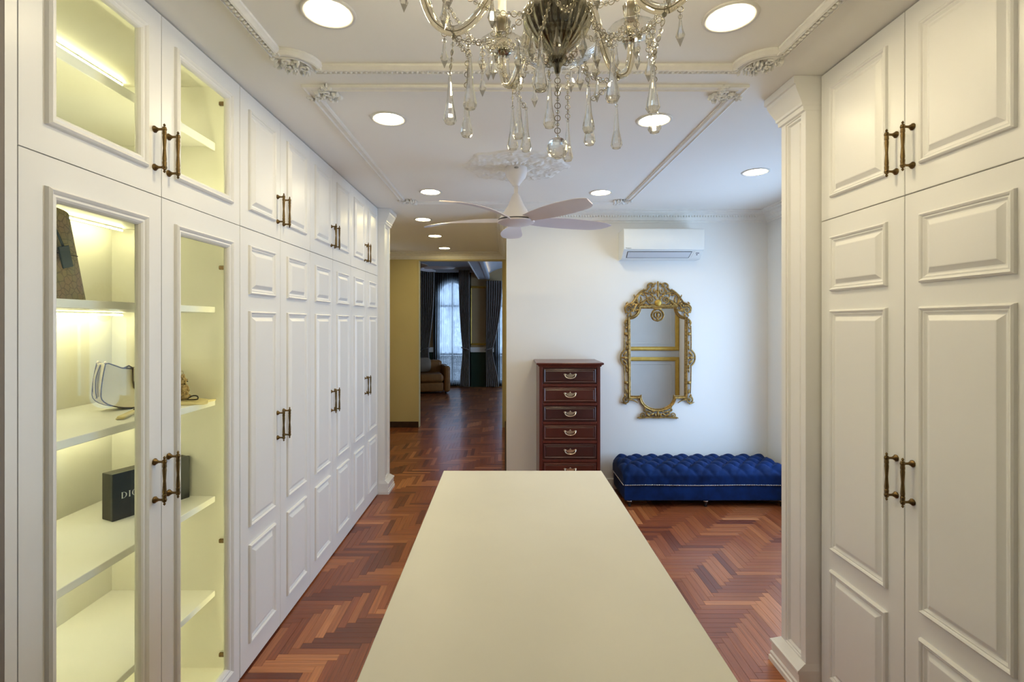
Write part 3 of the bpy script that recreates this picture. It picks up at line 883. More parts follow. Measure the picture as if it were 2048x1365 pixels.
# dark gift box with silver lettering
gb = thing('gift_box', 'dark navy gift box with silver lettering standing on a display shelf', 'box', (-1.500, 1.912, SH[1]), math.radians(-24))
# local: y = along the front, -x = depth
b = MB().cbox(-0.070, -0.014, 0, 0.298, 0, 0.180, 0.0015); b.build('box_base', M['boxlid'], gb)
b = MB().cbox(-0.014, 0.0, -0.0015, 0.2995, 0.0, 0.1815, 0.0015); b.build('box_lid', M['boxn'], gb)
def letter(ch, h):
    """serif capital as outlines; returns (list of polygons, advance)"""
    t, th = 0.15*h, 0.045*h
    bx = lambda x0, y0, x1, y1: [(x0, y0), (x1, y0), (x1, y1), (x0, y1)]
    def stem(x, w=t): return [bx(x, 0, x+w, h), bx(x-th, 0, x+w+th, th), bx(x-th, h-th, x+w+th, h)]
    def bow(x, y0, y1, rx, thick):
        cy, ry = (y0+y1)/2, (y1-y0)/2; o = []
        n = 12
        for i in range(n):
            a, b = -PI/2+PI*i/n, -PI/2+PI*(i+1)/n
            f = lambda q: (rx-thick*max(0, math.cos(q))**0.8-th*0.2, ry-th)
            o.append([(x+rx*math.cos(a), cy+ry*math.sin(a)), (x+rx*math.cos(b), cy+ry*math.sin(b)), (x+f(b)[0]*math.cos(b), cy+f(b)[1]*math.sin(b)), (x+f(a)[0]*math.cos(a), cy+f(a)[1]*math.sin(a))])
        return o
    if ch == 'D': return stem(th)+bow(th+t, 0, h, 0.62*h, t), 0.95*h
    if ch == 'I': return stem(th), 0.34*h
    if ch == 'O':
        o = bow(0.44*h, 0, h, 0.44*h, t)
        o += [[(0.88*h-x, y) for x, y in p][::-1] for p in o]
        return o, 0.98*h
    if ch == 'R': return stem(th)+bow(th+t, 0.46*h, h, 0.36*h, t)+[[(0.34*h, 0.48*h), (0.50*h, 0.48*h), (0.78*h, 0), (0.60*h, 0)]], 0.84*h
    if ch == 'B': return stem(th)+bow(th+t, 0.50*h, h, 0.34*h, t)+bow(th+t, 0, 0.55*h, 0.40*h, t), 0.76*h
    if ch == 'E': return stem(th)+[bx(th, 0, 0.56*h, th), bx(th, h-th, 0.54*h, h), bx(th, 0.48*h, 0.44*h, 0.48*h+th)], 0.68*h
    if ch == 'A': return [[(0, 0), (th*1.3, 0), (0.42*h, h), (0.36*h, h)], [(0.60*h, 0), (0.60*h+t, 0), (0.44*h, h), (0.36*h, h)], bx(0.15*h, 0.32*h, 0.60*h, 0.32*h+th)], 0.84*h
    if ch == 'U': return [bx(th, 0.28*h, th+t, h), bx(0.62*h, 0.28*h, 0.62*h+th, h)]+[[(y_+0.355*h, 0.28*h-x_) for x_, y_ in p] for p in bow(0, -0.31*h, 0.31*h, 0.28*h, th)], 0.78*h
    if ch == 'T': return stem(0.27*h)+[bx(0, h-th, 0.70*h, h)], 0.76*h
    if ch == 'Y': return [bx(0.30*h, 0, 0.30*h+t, 0.5*h), [(0.30*h, 0.5*h), (0.30*h+t, 0.5*h), (0.12*h+t, h), (0.12*h, h)], [(0.32*h+t-th, 0.5*h), (0.30*h+t, 0.5*h), (0.70*h, h), (0.66*h, h)]], 0.74*h
    return [], 0.40*h
b = MB(); u = 0.030
for ch in 'DIOR BEAUTY':
    ps, adv = letter(ch, 0.024)
    for p in ps:
        b.poly([(u+q[0], 0.080+q[1]) for q in p], lambda a, v, h: (h, a, v), 0.0, 0.0006)
    u += adv+0.0035
b.build('lettering', M['silverink'], gb)
# ------------------------------------------------------------------ island
isl = thing('island', 'long white dressing island with a plain pale worktop in the foreground', 'island', (0.083, 1.40, 0))
IX, IY = 0.372, 0.957
MB().box(-IX+0.05, IX-0.05, -IY+0.05, IY-0.05, 0, 0.07).build('plinth', M['cab'], isl)
MB().box(-IX+0.045, IX-0.045, -IY+0.045, IY-0.045, 0.07, 0.862).build('body', M['cab'], isl)
for s in (-1, 1):
    for k in range(3):
        y0 = -IY+0.05+k*0.607; y1 = y0+0.600
        for j in range(3):
            z0 = 0.080+j*0.260; z1 = z0+0.254
            fx = s*(IX-0.044)
            b = MB(); b.cbox(min(fx, fx+s*0.018), max(fx, fx+s*0.018), y0, y1, z0, z1, 0.002)
            dr = b.build('drawer_front', M['cab'], isl)
            p = MB(); p.sweep([(y0+0.04, z0+0.035), (y1-0.04, z0+0.035), (y1-0.04, z1-0.035), (y0+0.04, z1-0.035)], PANEL, lambda u, v, h, fx=fx, s=s: (fx+s*(0.018+h), u, v), cap=True)
            p.build('raised_panel', M['cab'], dr)
for s in (-1, 1):
    p = MB(); yy = s*(IY-0.045)
    p.sweep([(-IX+0.10, 0.12), (IX-0.10, 0.12), (IX-0.10, 0.81), (-IX+0.10, 0.81)], PANEL, lambda u, v, h, yy=yy, s=s: (u, yy+s*h, v), cap=True)
    p.build('end_panel', M['cab'], isl)
b = MB(); b.rstack(-IX, IX, -IY, IY, [(-0.002, 0.862), (0.0, 0.864), (0.0, 0.898), (-0.002, 0.900)])
b.build('worktop', M['top'], isl)

# ------------------------------------------------------------------ recessed downlights
def downlight(name, x, y, z, m, label, r=0.0735, group='recessed round downlights'):
    t = thing(name, label, 'downlight', (x, y, z), group=group)
    b = MB(); b.lathe([(r, -0.001), (r+0.001, -0.004), (r+0.012, -0.006), (r+0.019, -0.004), (r+0.020, 0.0)], seg=40); b.f = b.f[:-2]
    b.build('trim_ring', M['rim'], t, True)
    b = MB(); b.lathe([(0.0, -0.0022), (r*0.99, -0.0022), (r, -0.0012)], seg=40); b.f = b.f[:-1]
    b.build('diffuser', m, t)
    return t
XA, XB = -0.605, 0.782
downlight('downlight', XA, 1.71, H, M['lamp'], 'big round downlight at the top left of the chandelier')
downlight('downlight', XB, 1.735, H, M['lamp'], 'big round downlight at the top right of the chandelier')
downlight('downlight', XA, 2.60, H, M['lamp'], 'round downlight left of the fan inside the near corner of the framed ceiling')
downlight('downlight', XB, 2.62, H, M['lamp'], 'round downlight behind the chandelier drops at right')
downlight('downlight', XA, 4.06, H, M['lamp'], 'round downlight left of the fan, near the slim pilaster')
downlight('downlight', XB, 4.08, H, M['lamp'], 'round downlight above the right fan blades')
downlight('downlight', 1.765, 3.52, H, M['lamp'], 'round downlight over the blue bench, beside the large pilaster')
downlight('downlight', -0.845, 5.15, H, M['hlamp'], 'nearest of the three downlights in the dim hall')
downlight('downlight', -0.858, 6.13, H, M['hlamp'], 'middle of the three downlights in the dim hall')
downlight('downlight', -0.866, 7.14, H, M['hlamp'], 'farthest of the three downlights in the dim hall, above the opening')

# ------------------------------------------------------------------ ceiling rose and fan
FX, FY = 0.075, 3.40
mr = MB(); rows = []
NR, NA = 26, 128
for i in range(NR+1):
    t = i/NR; row = []
    for k in range(NA+1):
        a = 2*PI*k/NA
        rim = 0.345*(1+0.055*math.cos(8*a)+0.02*math.cos(16*a))
        r = 0.05+(rim-0.05)*t
        h = 0.006
        h += 0.013*math.exp(-((t-0.16)/0.07)**2)*(0.6+0.4*math.cos(24*a))
        h += 0.014*max(0, math.sin((t-0.24)/0.36*PI) if 0.24 < t < 0.60 else 0)*abs(math.cos(8*a+3.0*t))**0.7
        h += 0.012*(max(0, math.sin((t-0.58)/0.40*PI)) if 0.58 < t < 0.98 else 0)*abs(math.sin(8*a-5.0*t+math.cos(16*a)))**0.8
        h += 0.0045*math.sin(46*t+2*math.cos(8*a))*math.sin(24*a)*(1 if t > 0.2 else 0)
        if t > 0.985: h = 0.0
        row.append((r*math.cos(a), r*math.sin(a), -max(h, 0.0)))
    rows.append(row)
mr.grid(rows)
o = mr.build('ceiling_rose', M['plaster'], None, 35); o.location = (FX, FY, H)
tag(o, 'round white plaster ceiling rose with leaf relief around the fan mount', 'ceiling rose')

def blade_mesh(L0=0.085, L1=0.69, seg=26):
    b = MB(); top = []; bot = []
    for i in range(seg+1):
        t = i/seg; r = L0+(L1-L0)*t
        w = 0.030+0.052*math.sin(min(1, t*1.35)*PI/2) if t < 0.74 else 0.082*(1-((t-0.74)/0.26)**4*0.45)
        sweep = 0.035*math.sin(t*PI*0.9)-0.020*t
        tw = math.radians(20*(1-t)**1.2+9)
        lift = 0.010*math.sin(t*PI)-0.004*t
        rt = []; rb = []
        for k in range(9):
            s = -1+2*k/8
            c = s*w+sweep
            th = 0.0055*(1-s*s)**0.5*(1-0.5*t)+0.0012
            z = lift-s*w*math.tan(tw)*0.85+0.010*(1-s*s)*(1-t)
            rt.append((r-0.02*s*t*t, c, z+th)); rb.append((r-0.02*s*t*t, c, z-th))
        top.append(rt); bot.append(rb)
    b.grid(top); b.grid([r[::-1] for r in bot])
    loop_t = [r[0] for r in top]+top[-1][1:]+[r[-1] for r in top[::-1][1:]]+top[0][::-1][1:-1]
    loop_b = [r[0] for r in bot]+bot[-1][1:]+[r[-1] for r in bot[::-1][1:]]+bot[0][::-1][1:-1]
    b.grid([loop_t+[loop_t[0]], loop_b+[loop_b[0]]])
    return b
def ceiling_fan(label, loc, drop, a0, logo=True):
    """loc: mounting point on the ceiling; drop: ceiling to blade disc"""
    f = thing('ceiling_fan', label, 'ceiling fan', loc)
    b = MB(); b.lathe([(0.060, 0.0), (0.0735, -0.004), (0.0745, -0.045), (0.066, -0.075), (0.042, -0.105), (0.026, -0.125), (0.023, -0.135), (0.0, -0.135)], seg=32); b.build('canopy', M['fan'], f, 40)
    b = MB(); b.lathe([(0.066, -0.0005), (0.0755, -0.0005), (0.0755, -0.0045), (0.0725, -0.0055)], seg=32); b.build('canopy_gap_shade', M['black'], f)  # solid black ring stands for the shade between canopy and ceiling
    b = MB(); b.lathe([(0.0125, -0.13), (0.0125, -drop+0.17)], seg=14)
    for k in range(4):
        a = PI/4+PI/2*k; b.box(0.011*math.cos(a)-0.005, 0.011*math.cos(a)+0.005, 0.011*math.sin(a)-0.005, 0.011*math.sin(a)+0.005, -drop+0.17, -0.13)
    b.build('downrod', M['fan'], f, 40)
    z = -drop
    b = MB(); b.lathe([(0.018, z+0.185), (0.026, z+0.175), (0.040, z+0.140), (0.062, z+0.095), (0.088, z+0.055), (0.112, z+0.020), (0.120, z+0.008), (0.0, z+0.006)], seg=40); b.build('motor_housing', M['fan'], f, 40)
    b = MB(); b.lathe([(0.112, z+0.010), (0.123, z+0.008), (0.123, z+0.002), (0.112, z+0.001)], seg=40); b.build('shadow_ring', M['black'], f)
    b = MB(); b.lathe([(0.118, z+0.003), (0.127, z-0.001), (0.125, z-0.010), (0.100, z-0.022), (0.050, z-0.029), (0.0, z-0.030)], seg=40); b.build('bottom_cap', M['blade'], f, 40)
    bm_ = blade_mesh(); o0 = bm_.build('blade', M['blade'], f, 40)
    for k in range(5):
        o = o0 if k == 0 else inst('blade', o0.data, f)
        o.location = (0, 0, z+0.004); o.rotation_euler = (0, 0, math.radians(a0+72*k))
    if logo:
        b = MB(); b.tube([(0.014*math.cos(a), -0.0755+0.0, -0.030+0.0055*math.sin(a)) for a in [2*PI*i/20 for i in range(20)]], 0.0009, 5, True)
        for x, q in ((-0.007, 0.004), (-0.002, 0.003), (0.004, 0.003)):
            b.box(x-0.0014, x+0.0016, -0.0762, -0.0745, -0.030-q*0.7, -0.030+q*0.7)
        b.build('badge', M['ink'], f)
    return f
ceiling_fan('white five-blade ceiling fan hanging from the plaster rose in the dressing room', (FX, FY, H), 0.372, 19)

# ------------------------------------------------------------------ chandelier
CX, CY = 0.105, 1.00
ch = thing('chandelier', 'crystal chandelier with glass arms and hanging drops over the island', 'chandelier', (CX, CY, H))
Z = lambda z: z-H       # heights above the floor -> local
b = MB(); b.lathe([(0.0, 0.0), (0.062, 0.0), (0.062, -0.008), (0.05, -0.022), (0.018, -0.034), (0.0, -0.036)], seg=32); b.build('ceiling_cup', M['smoke'], ch, 40)
b = MB(); b.tube([(0, 0, -0.034), (0, 0, Z(2.47))], 0.005, 8); b.build('stem_rod', M['wire'], ch, True)
b = MB(); b.lathe([(0.0, Z(2.48)), (0.020, Z(2.475)), (0.034, Z(2.45)), (0.030, Z(2.43)), (0.016, Z(2.41)), (0.020, Z(2.36)), (0.026, Z(2.30)), (0.024, Z(2.24)), (0.016, Z(2.225)), (0.0, Z(2.225))], seg=48, ribs=12, depth=0.05); b.build('stem_column', M['armglass'], ch, True)
b = MB(); b.lathe([(0.0, Z(2.242)), (0.016, Z(2.242)), (0.018, Z(2.226)), (0.054, Z(2.222)), (0.064, Z(2.224)), (0.069, Z(2.216)), (0.068, Z(2.204)), (0.063, Z(2.188)), (0.052, Z(2.170)), (0.037, Z(2.154)), (0.021, Z(2.142)), (0.016, Z(2.134)), (0.020, Z(2.126)), (0.015, Z(2.118)), (0.008, Z(2.112)), (0.005, Z(2.098)), (0.0, Z(2.096))], seg=144, ribs=24, depth=0.028); b.build('bowl', M['smoke'], ch, True)
b = MB(); b.lathe([(0.018, Z(2.120)), (0.046, Z(2.126)), (0.070, Z(2.138)), (0.083, Z(2.152)), (0.081, Z(2.1525)), (0.068, Z(2.141)), (0.046, Z(2.1295)), (0.018, Z(2.124))], seg=120, ribs=20, depth=0.012); b.f = b.f[:-2]; b.build('glass_dish', M['thin'], ch, True)
def bead(mb, c, r=0.0055):
    mb.ball(c, (r, r, r), 8, 5)
def ring(mb, c, r=0.0058, a=0.0):
    mb.tube([(c[0]+r*math.cos(t)*math.cos(a), c[1]+r*math.cos(t)*math.sin(a), c[2]+r*math.sin(t)) for t in [2*PI*i/12 for i in range(12)]], 0.0009, 5, True)
def chain(p, q, sag=0.0, pitch=0.0155, rr=0.0048, name='bead_chain'):
    p = Vector(p); q = Vector(q); n = max(2, int((q-p).length*(1+2*sag)/pitch))
    b = MB(); w = MB()
    pts = []
    for i in range(n+1):
        t = i/n; c = p.lerp(q, t); c.z -= sag*4*t*(1-t)*(q-p).length
        pts.append(c)
    an = math.atan2(q.y-p.y, q.x-p.x) if (q-p).to_2d().length > 0.01 else 0.0
    for i, c in enumerate(pts):
        if i % 2 == 0: bead(b, c, rr)
        else: ring(w, c, 0.0058, an)
    o = b.build(name, M['crystal'], ch, False); o['kind'] = 'stuff'
    w.tube(pts, 0.0006, 4)
    w.build('pin_wire', M['wire'], o, True)
def drop_mesh(L=0.100, r=0.0135, seg=10):
    b = MB(); b.lathe([(0.0, 0.0), (0.0026, -0.002), (0.0040, -0.018*L/0.1), (0.0070, -0.055*L/0.1), (r*0.92, -0.082*L/0.1), (r, -0.089*L/0.1), (r*0.72, -0.0965*L/0.1), (0.0, -L)], seg=seg)
    o = b.build('crystal_drop', M['crystal'], None, False); me = o.data; bpy.data.objects.remove(o); return me
def spear_mesh(L=0.056, r=0.0088):
    b = MB(); b.lathe([(0.0, 0.0), (0.002, -0.001), (0.0045, -0.020), (r, -0.034), (r*0.9, -0.037), (0.0, -L)], seg=6)
    o = b.build('crystal_spear', M['crystal'], None, False); me = o.data; bpy.data.objects.remove(o); return me
DROP, SPEAR = drop_mesh(), spear_mesh()
arm_path = smoothpath([(0.040, 2.215), (0.047, 2.262), (0.072, 2.308), (0.104, 2.292), (0.136, 2.240), (0.170, 2.190), (0.207, 2.168), (0.243, 2.184), (0.262, 2.224), (0.266, 2.268)], 5)
ANG = [math.radians(a) for a in (187, 115, 43, -27, -101)]
ubot = []
for a in ANG:
    ca, sa = math.cos(a), math.sin(a)
    ar = MB(); ar.tube([(p[0]*ca, p[0]*sa, Z(p[1])) for p in arm_path], 0.0095, 12)
    arm = ar.build('arm', M['armglass'], ch, True)
    core = MB(); core.tube([(p[0]*ca, p[0]*sa, Z(p[1])) for p in arm_path], 0.0009, 5); core.build('arm_core', M['wire'], arm, True)
    ex, ey = 0.266*ca, 0.266*sa
    b = MB(); b.lathe([(0.012, Z(2.262)), (0.022, Z(2.266)), (0.024, Z(2.271)), (0.014, Z(2.275))], (ex, ey, 0), 24); b.build('socket_collar', M['smoke'], arm, True)
    b = MB(); b.lathe([(0.014, Z(2.276)), (0.040, Z(2.279)), (0.056, Z(2.290)), (0.055, Z(2.292)), (0.038, Z(2.283)), (0.014, Z(2.280))], (ex, ey, 0), 60, ribs=12, depth=0.015); b.f = b.f[:-2]; b.build('bobeche', M['thin'], arm, True)
    b = MB(); b.lathe([(0.0, Z(2.279)), (0.012, Z(2.279)), (0.015, Z(2.290)), (0.012, Z(2.300)), (0.018, Z(2.330)), (0.021, Z(2.348)), (0.019, Z(2.348)), (0.014, Z(2.31)), (0.0, Z(2.305))], (ex, ey, 0), 48, ribs=12, depth=0.06); b.build('candle_cup', M['armglass'], arm, True)
    b = MB(); b.lathe([(0.0, Z(2.31)), (0.0105, Z(2.31)), (0.0105, Z(2.405)), (0.009, Z(2.41)), (0.0, Z(2.41))], (ex, ey, 0), 16); b.build('candle_sleeve', M['candle'], arm, True)
    b = MB(); b.lathe([(0.0, Z(2.408)), (0.007, Z(2.412)), (0.0125, Z(2.432)), (0.008, Z(2.455)), (0.002, Z(2.478)), (0.0, Z(2.480))], (ex, ey, 0), 14); b.build('candle_bulb', M['bulb'], arm, True)
    for k in range(6):
        t = a+2*PI*(k+0.3)/6
        px, py = ex+0.052*math.cos(t), ey+0.052*math.sin(t)
        lk = MB(); bead(lk, (px, py, Z(2.280)), 0.0045); lk.build('bead', M['crystal'], arm)
        inst('crystal_spear', SPEAR, arm, (px, py, Z(2.274)), (0, 0, t))
    ubot.append(Vector((0.207*ca, 0.207*sa, Z(2.158))))
    # bead swag from the cup to the bowl rim
    chain((ex*0.86, ey*0.86, Z(2.282)), (0.066*ca, 0.066*sa, Z(2.214)), 0.16)
for i in range(5):
    a, b_ = ANG[i], ANG[(i+1) % 5]
    chain((0.252*math.cos(a), 0.252*math.sin(a), Z(2.285)), (0.252*math.cos(b_), 0.252*math.sin(b_), Z(2.285)), 0.20)
    m_ = a+(((b_-a+PI) % (2*PI))-PI)/2
    chain((0.064*math.cos(m_), 0.064*math.sin(m_), Z(2.216)), (0.014*math.cos(m_), 0.014*math.sin(m_), Z(2.118)), 0.18, 0.012, 0.0038)
drops = [(-0.214, -0.01), (-0.170, -0.07), (-0.187, 0.07), (-0.044, -0.14), (-0.012, 0.044), (-0.075, 0.09), (-0.056, 0.16), (-0.087, 0.176),
         (0.071, 0.053), (0.087, 0.136), (0.091, -0.09), (0.155, 0.166), (0.173, -0.06), (0.206, 0.04), (0.050, 0.235)]
for i, (dx, dy) in enumerate(drops):
    zt_ = Z(2.096+R.uniform(-0.008, 0.008))
    inst('crystal_drop', DROP, ch, (dx, dy, zt_), (0, 0, R.uniform(0, 1)))
    r = math.hypot(dx, dy); a = math.atan2(dy, dx)
    top = Vector((dx, dy, zt_+0.003))
    if r > 0.15:
        u = min(ubot, key=lambda p: (p-top).length); tgt = u if (u-top).length < 0.11 else Vector((dx*0.98, dy*0.98, Z(2.205)))
    else: tgt = Vector((0.066*math.cos(a), 0.066*math.sin(a), Z(2.206)))
    chain(top, tgt, 0.03, 0.0125, 0.0040)
for i in range(5):
    a = ANG[i]; m_ = a+math.radians(36)
    chain((0.206*math.cos(a), 0.206*math.sin(a), Z(2.158)), (0.068*math.cos(m_), 0.068*math.sin(m_), Z(2.206)), 0.22, 0.014, 0.0045)
    chain((0.206*math.cos(a), 0.206*math.sin(a), Z(2.158)), (0.250*math.cos(a+0.2), 0.250*math.sin(a+0.2), Z(2.280)), 0.05, 0.014, 0.0045)
    for q, rad in ((0.30, 0.235), (-0.30, 0.235), (0.52, 0.16)):
        x_, y_ = rad*math.cos(a+q), rad*math.sin(a+q)
        inst('crystal_spear', SPEAR, ch, (x_, y_, Z(2.185)), (0, 0, a))
        chain((x_, y_, Z(2.187)), (x_, y_, Z(2.245)), 0.0, 0.013, 0.0045)
# finial ball
bl = MB(); bl.ball((0, 0, Z(1.948)), 0.0215, 14, 10); bl.build('crystal_ball', M['crystal'], ch, False)
chain((0, 0, Z(1.971)), (0, 0, Z(2.096)), 0.0, 0.0125, 0.0040)
for k in range(10):
    a = 2*PI*k/10+0.2
    inst('crystal_spear', SPEAR, ch, (0.080*math.cos(a), 0.080*math.sin(a), Z(2.146)), (0, 0, a))
# ------------------------------------------------------------------ air conditioner
ac = thing('air_conditioner', 'white wall-mounted split air conditioner above the gilt mirror', 'air conditioner', (1.4575, YW, 2.19))
AW = 0.3675
pf = [(0.0, 0.0), (0.110, 0.0), (0.128, 0.006), (0.196, 0.066), (0.198, 0.272), (0.0, 0.272)]
b = MB(); b.poly(pf, lambda d, z, h: (h, -d, z), -AW, AW); b.build('casing', M['plastic'], ac)
pf2 = [(0.196, 0.076), (0.206, 0.071), (0.218, 0.080), (0.222, 0.100), (0.222, 0.250), (0.214, 0.266), (0.196, 0.272)]
b = MB(); b.poly(pf2, lambda d, z, h: (h, -d, z), -AW, AW); b.build('front_panel', M['plastic'], ac, 30)
nx = Vector((0, -0.068, 0.060)).normalized(); nrm = Vector((0, -0.060, -0.068)).normalized()
def slope(u, t, h):   # u along x, t 0..1 up the slope
    p = Vector((u, -0.128, 0.006)).lerp(Vector((u, -0.196, 0.066)), t)+nrm*h
    return tuple(p)
b = MB(); b.poly([(-0.322, 0.16), (0.250, 0.16), (0.262, 0.90), (-0.322, 0.90)], slope, -0.001, 0.004); b.build('louver', M['plastic2'], ac)
b = MB()
q = [(-0.326, 0.12), (0.254, 0.12), (0.266, 0.94), (-0.326, 0.94)]
for i in range(4):
    b.tube([slope(*q[i], 0.001), slope(*q[(i+1) % 4], 0.001)], 0.0024, 6)
b.build('louver_gap_shade', M['ink'], ac)  # solid dark tubes stand for the shade in the gap round the flap
b = MB(); b.poly([(0.275, 0.10), (AW-0.012, 0.20), (AW-0.002, 0.95), (0.290, 0.95)], slope, -0.001, 0.002); b.build('display_cover', M['plastic'], ac)
b = MB(); b.poly([(0.304, 0.70), (0.336, 0.70), (0.337, 0.79), (0.305, 0.79)], slope, 0.002, 0.0024); b.poly([(0.314, 0.48), (0.326, 0.48), (0.327, 0.60), (0.315, 0.60)], slope, 0.002, 0.0023); b.build('display_mark', M['ink'], ac)
text_obj('Panasonic', 0.0125, M['ink'], ac, Matrix.Translation((-0.350, -0.2223, 0.086)) @ Matrix.Rotation(PI/2, 4, 'X'), 'brand_lettering')

# ------------------------------------------------------------------ gilt mirror
mi = thing('wall_mirror', 'tall gilt carved wall mirror with pierced scroll crest on the white wall', 'mirror', (1.461, YW, 1.337))
S = 0.00477
def mm(a, v, h): return (a*S, -h, v*S)
pth = [(-56, -95), (-36, -95)] + [(p[0], p[1]) for p in arc(0, -94, 34, 180, 360, 18, 27)] + [(36, -95), (56, -95)]
pth += arc(57, 85, 22, 270, 180, 8) + arc(-57, 85, 22, 0, -90, 8)
b = MB(); b.poly([(x*0.985, y*0.99) for x, y in pth], mm, 0.008, 0.011)
b.build('mirror_glass', M['mirror'], mi)
b = MB(); b.poly([(x*1.02, y*1.01) for x, y in pth], mm, 0.001, 0.0075); b.build('backing', M['black'], mi)
b = MB(); b.sweep(pth, [(2.6, 0.010), (2.6, 0.016), (1.4, 0.022), (0.6, 0.020), (-0.6, 0.028), (-2.2, 0.030), (-3.4, 0.024), (-3.6, 0.004)], mm)
b.build('inner_frame', M['gold'], mi, 50)
class Carve:
    def __init__(s): s.b = MB()
    def line(s, pts, r=1.5, h=0.020, n=5, taper=False):
        P = [Vector((p[0]*S, -h, p[1]*S)) for p in pts]
        P = smoothpath(P, n) if n > 1 else P
        r = r*1.18
        rr = [r*S*(1-0.6*i/(len(P)-1)) for i in range(len(P))] if taper else r*S
        s.b.tube(P, rr, 6); return s
    def curl(s, cx, cy, r0, a0, turns, r=1.6, h=0.022):
        sp = spiral(cx, cy, r0, r0*0.18, a0, turns, 20)
        s.b.tube([mm(x, y, h) for x, y in sp], [r*S*(1-0.45*i/20) for i in range(21)], 6)
        s.b.ball(mm(cx, cy, h+0.002), r*S*0.9, 8, 5); return s
    def leaf(s, cx, cy, l, w, ang, h=0.020, th=0.007):
        T = Matrix.Rotation(-math.radians(ang), 3, 'Y')
        s.b.ball(mm(cx, cy, h), (l*S, th, w*S), 8, 5, T); return s
    def both(s, fn):
        for g in (-1, 1): fn(g)
        return s
k = Carve()      # crest
def half(g):
    k.line([(g*64, 74), (g*66, 84), (g*60, 91), (g*52, 94), (g*46, 102), (g*41, 110)], 1.7)
    k.curl(g*58, 80, 8.5, 90 if g > 0 else 90, -1.5*g, 1.9)
    k.line([(g*50, 76), (g*46, 86), (g*40, 92), (g*30, 90)], 1.8)
    k.line([(g*40, 92), (g*42, 102), (g*38, 110), (g*28, 115), (g*18, 112)], 1.7)
    k.line([(g*41, 110), (g*32, 118), (g*24, 120), (g*20, 124), (g*20, 130), (g*14, 133.5), (g*8, 131), (g*4, 134)], 1.5)
    k.curl(g*15, 100, 7.2, 270 if g > 0 else 270, 1.6*g, 1.9, 0.026)
    k.line([(g*22, 100), (g*28, 97), (g*34, 92), (g*40, 86)], 1.8)
    k.line([(g*8, 112), (g*14, 116), (g*13, 124), (g*7, 128)], 1.3)
    for (x, y, l, w, an) in ((44, 97, 6, 2.2, 40), (37, 113, 5, 1.7, 115), (30, 94, 6, 2.4, 150), (24, 90, 5, 2.2, 20), (50, 90, 5, 2.2, 120), (46, 80, 4, 2.0, 60), (54, 70, 4, 2.2, 90), (24, 110, 4, 2.0, 60), (10, 108, 4, 2.0, 40), (17, 118, 4, 1.8, 120), (34, 104, 4, 1.8, 70), (40, 80, 5, 2.0, 150), (27, 119, 4, 1.6, 60), (8, 119, 4, 1.8, 100), (62, 94, 3.5, 1.5, 140), (47, 108, 3, 1.3, 70), (12, 90, 5, 2.2, 0), (21, 104, 4, 2.2, 30), (34, 98, 5, 2.2, 110), (52, 82, 4, 2.2, 30), (47, 92, 4, 2.2, 60), (5, 104, 4, 2.4, 70), (13, 111, 4, 2.2, 10), (30, 110, 4, 2.0, 20), (18, 126, 3, 1.6, 60), (11, 129, 4, 1.8, 150), (38, 88, 4, 2.2, 60), (56, 88, 4, 2.0, 30), (60, 70, 4, 2.0, 120)):
        k.leaf(g*x, y, l, w, an if g > 0 else 180-an)
k.both(half)
k.line([(-36, 87.5), (0, 88.5), (36, 87.5)], 2.3, 0.018)
k.leaf(0, 112, 7, 3, 90, 0.024).leaf(0, 122, 7, 2.4, 90, 0.024).leaf(0, 132, 6, 2.2, 90, 0.022)
k.leaf(-4, 116, 5, 2, 60).leaf(4, 116, 5, 2, 120)
k.b.build('crest', M['gold'], mi, 50)
MB().ball(mm(0, 94, 0.030), (7.2*S, 0.014, 7.2*S), 18, 10).build('crest_boss', M['goldtrim'], mi, True)
k = Carve()      # heart pendant below the top rail
k.line([(0, 58), (-8, 61), (-12, 69), (-9, 77), (-4, 80)], 1.4).line([(0, 58), (8, 61), (12, 69), (9, 77), (4, 80)], 1.4)
k.line([(0, 62), (-6, 67), (-6, 73), (0, 76), (6, 73), (6, 67), (0, 62)], 1.2).leaf(0, 70, 5, 2.4, 90).leaf(0, 82, 8, 2.5, 0).leaf(0, 60, 4, 2, 90)
k.b.build('pendant', M['gold'], mi, 50)
for g in (-1, 1):
    k = Carve()
    k.line([(g*61, 62), (g*66, 55), (g*64, 48)], 1.5).line([(g*66.5, 48), (g*67, 20), (g*67, -2)], 1.0, 0.014, 2).line([(g*67, -32), (g*66.5, -62), (g*65.5, -88)], 1.0, 0.014, 2)
    k.line([(g*66, 1), (g*73, -8), (g*74.5, -17), (g*72, -26), (g*66, -33)], 1.5)
    for (x, y, l, w, an) in ((64, 56, 4, 2, 60), (63, 44, 3.5, 1.6, 110), (63, 32, 4.5, 3.4, 0), (62, 4, 5, 2.4, 100), (66, -8, 6, 2.6, 130), (66, -16, 8, 2.4, 0), (66, -24, 6, 2.6, 50), (62, -34, 5, 2.2, 80), (62, -42, 4, 1.8, 90), (62, 14, 4, 1.8, 90), (63, -66, 4.5, 3.4, 0), (62, -84, 5, 2, 80), (60, -17, 4, 3, 0)):
        k.leaf(g*x, y, l, w, an if g > 0 else 180-an)
    k.leaf(g*66, -16, 3.5, 3.5, 0, 0.026)
    k.b.build('side_lattice', M['gold'], mi, 50)
    k = Carve()
    k.curl(g*63, -101, 7.5, 90, -1.4*g, 1.9).line([(g*63, -108.5), (g*69, -107), (g*73, -105)], 1.4, taper=True).line([(g*58, -100), (g*50, -101), (g*44, -104), (g*40, -107)], 1.5, taper=True)
    k.leaf(g*56, -100, 5, 2, 160 if g > 0 else 20).leaf(g*66, -92, 4, 2, 100)
    k.b.build('corner_scroll', M['gold'], mi, 50)
k = Carve()
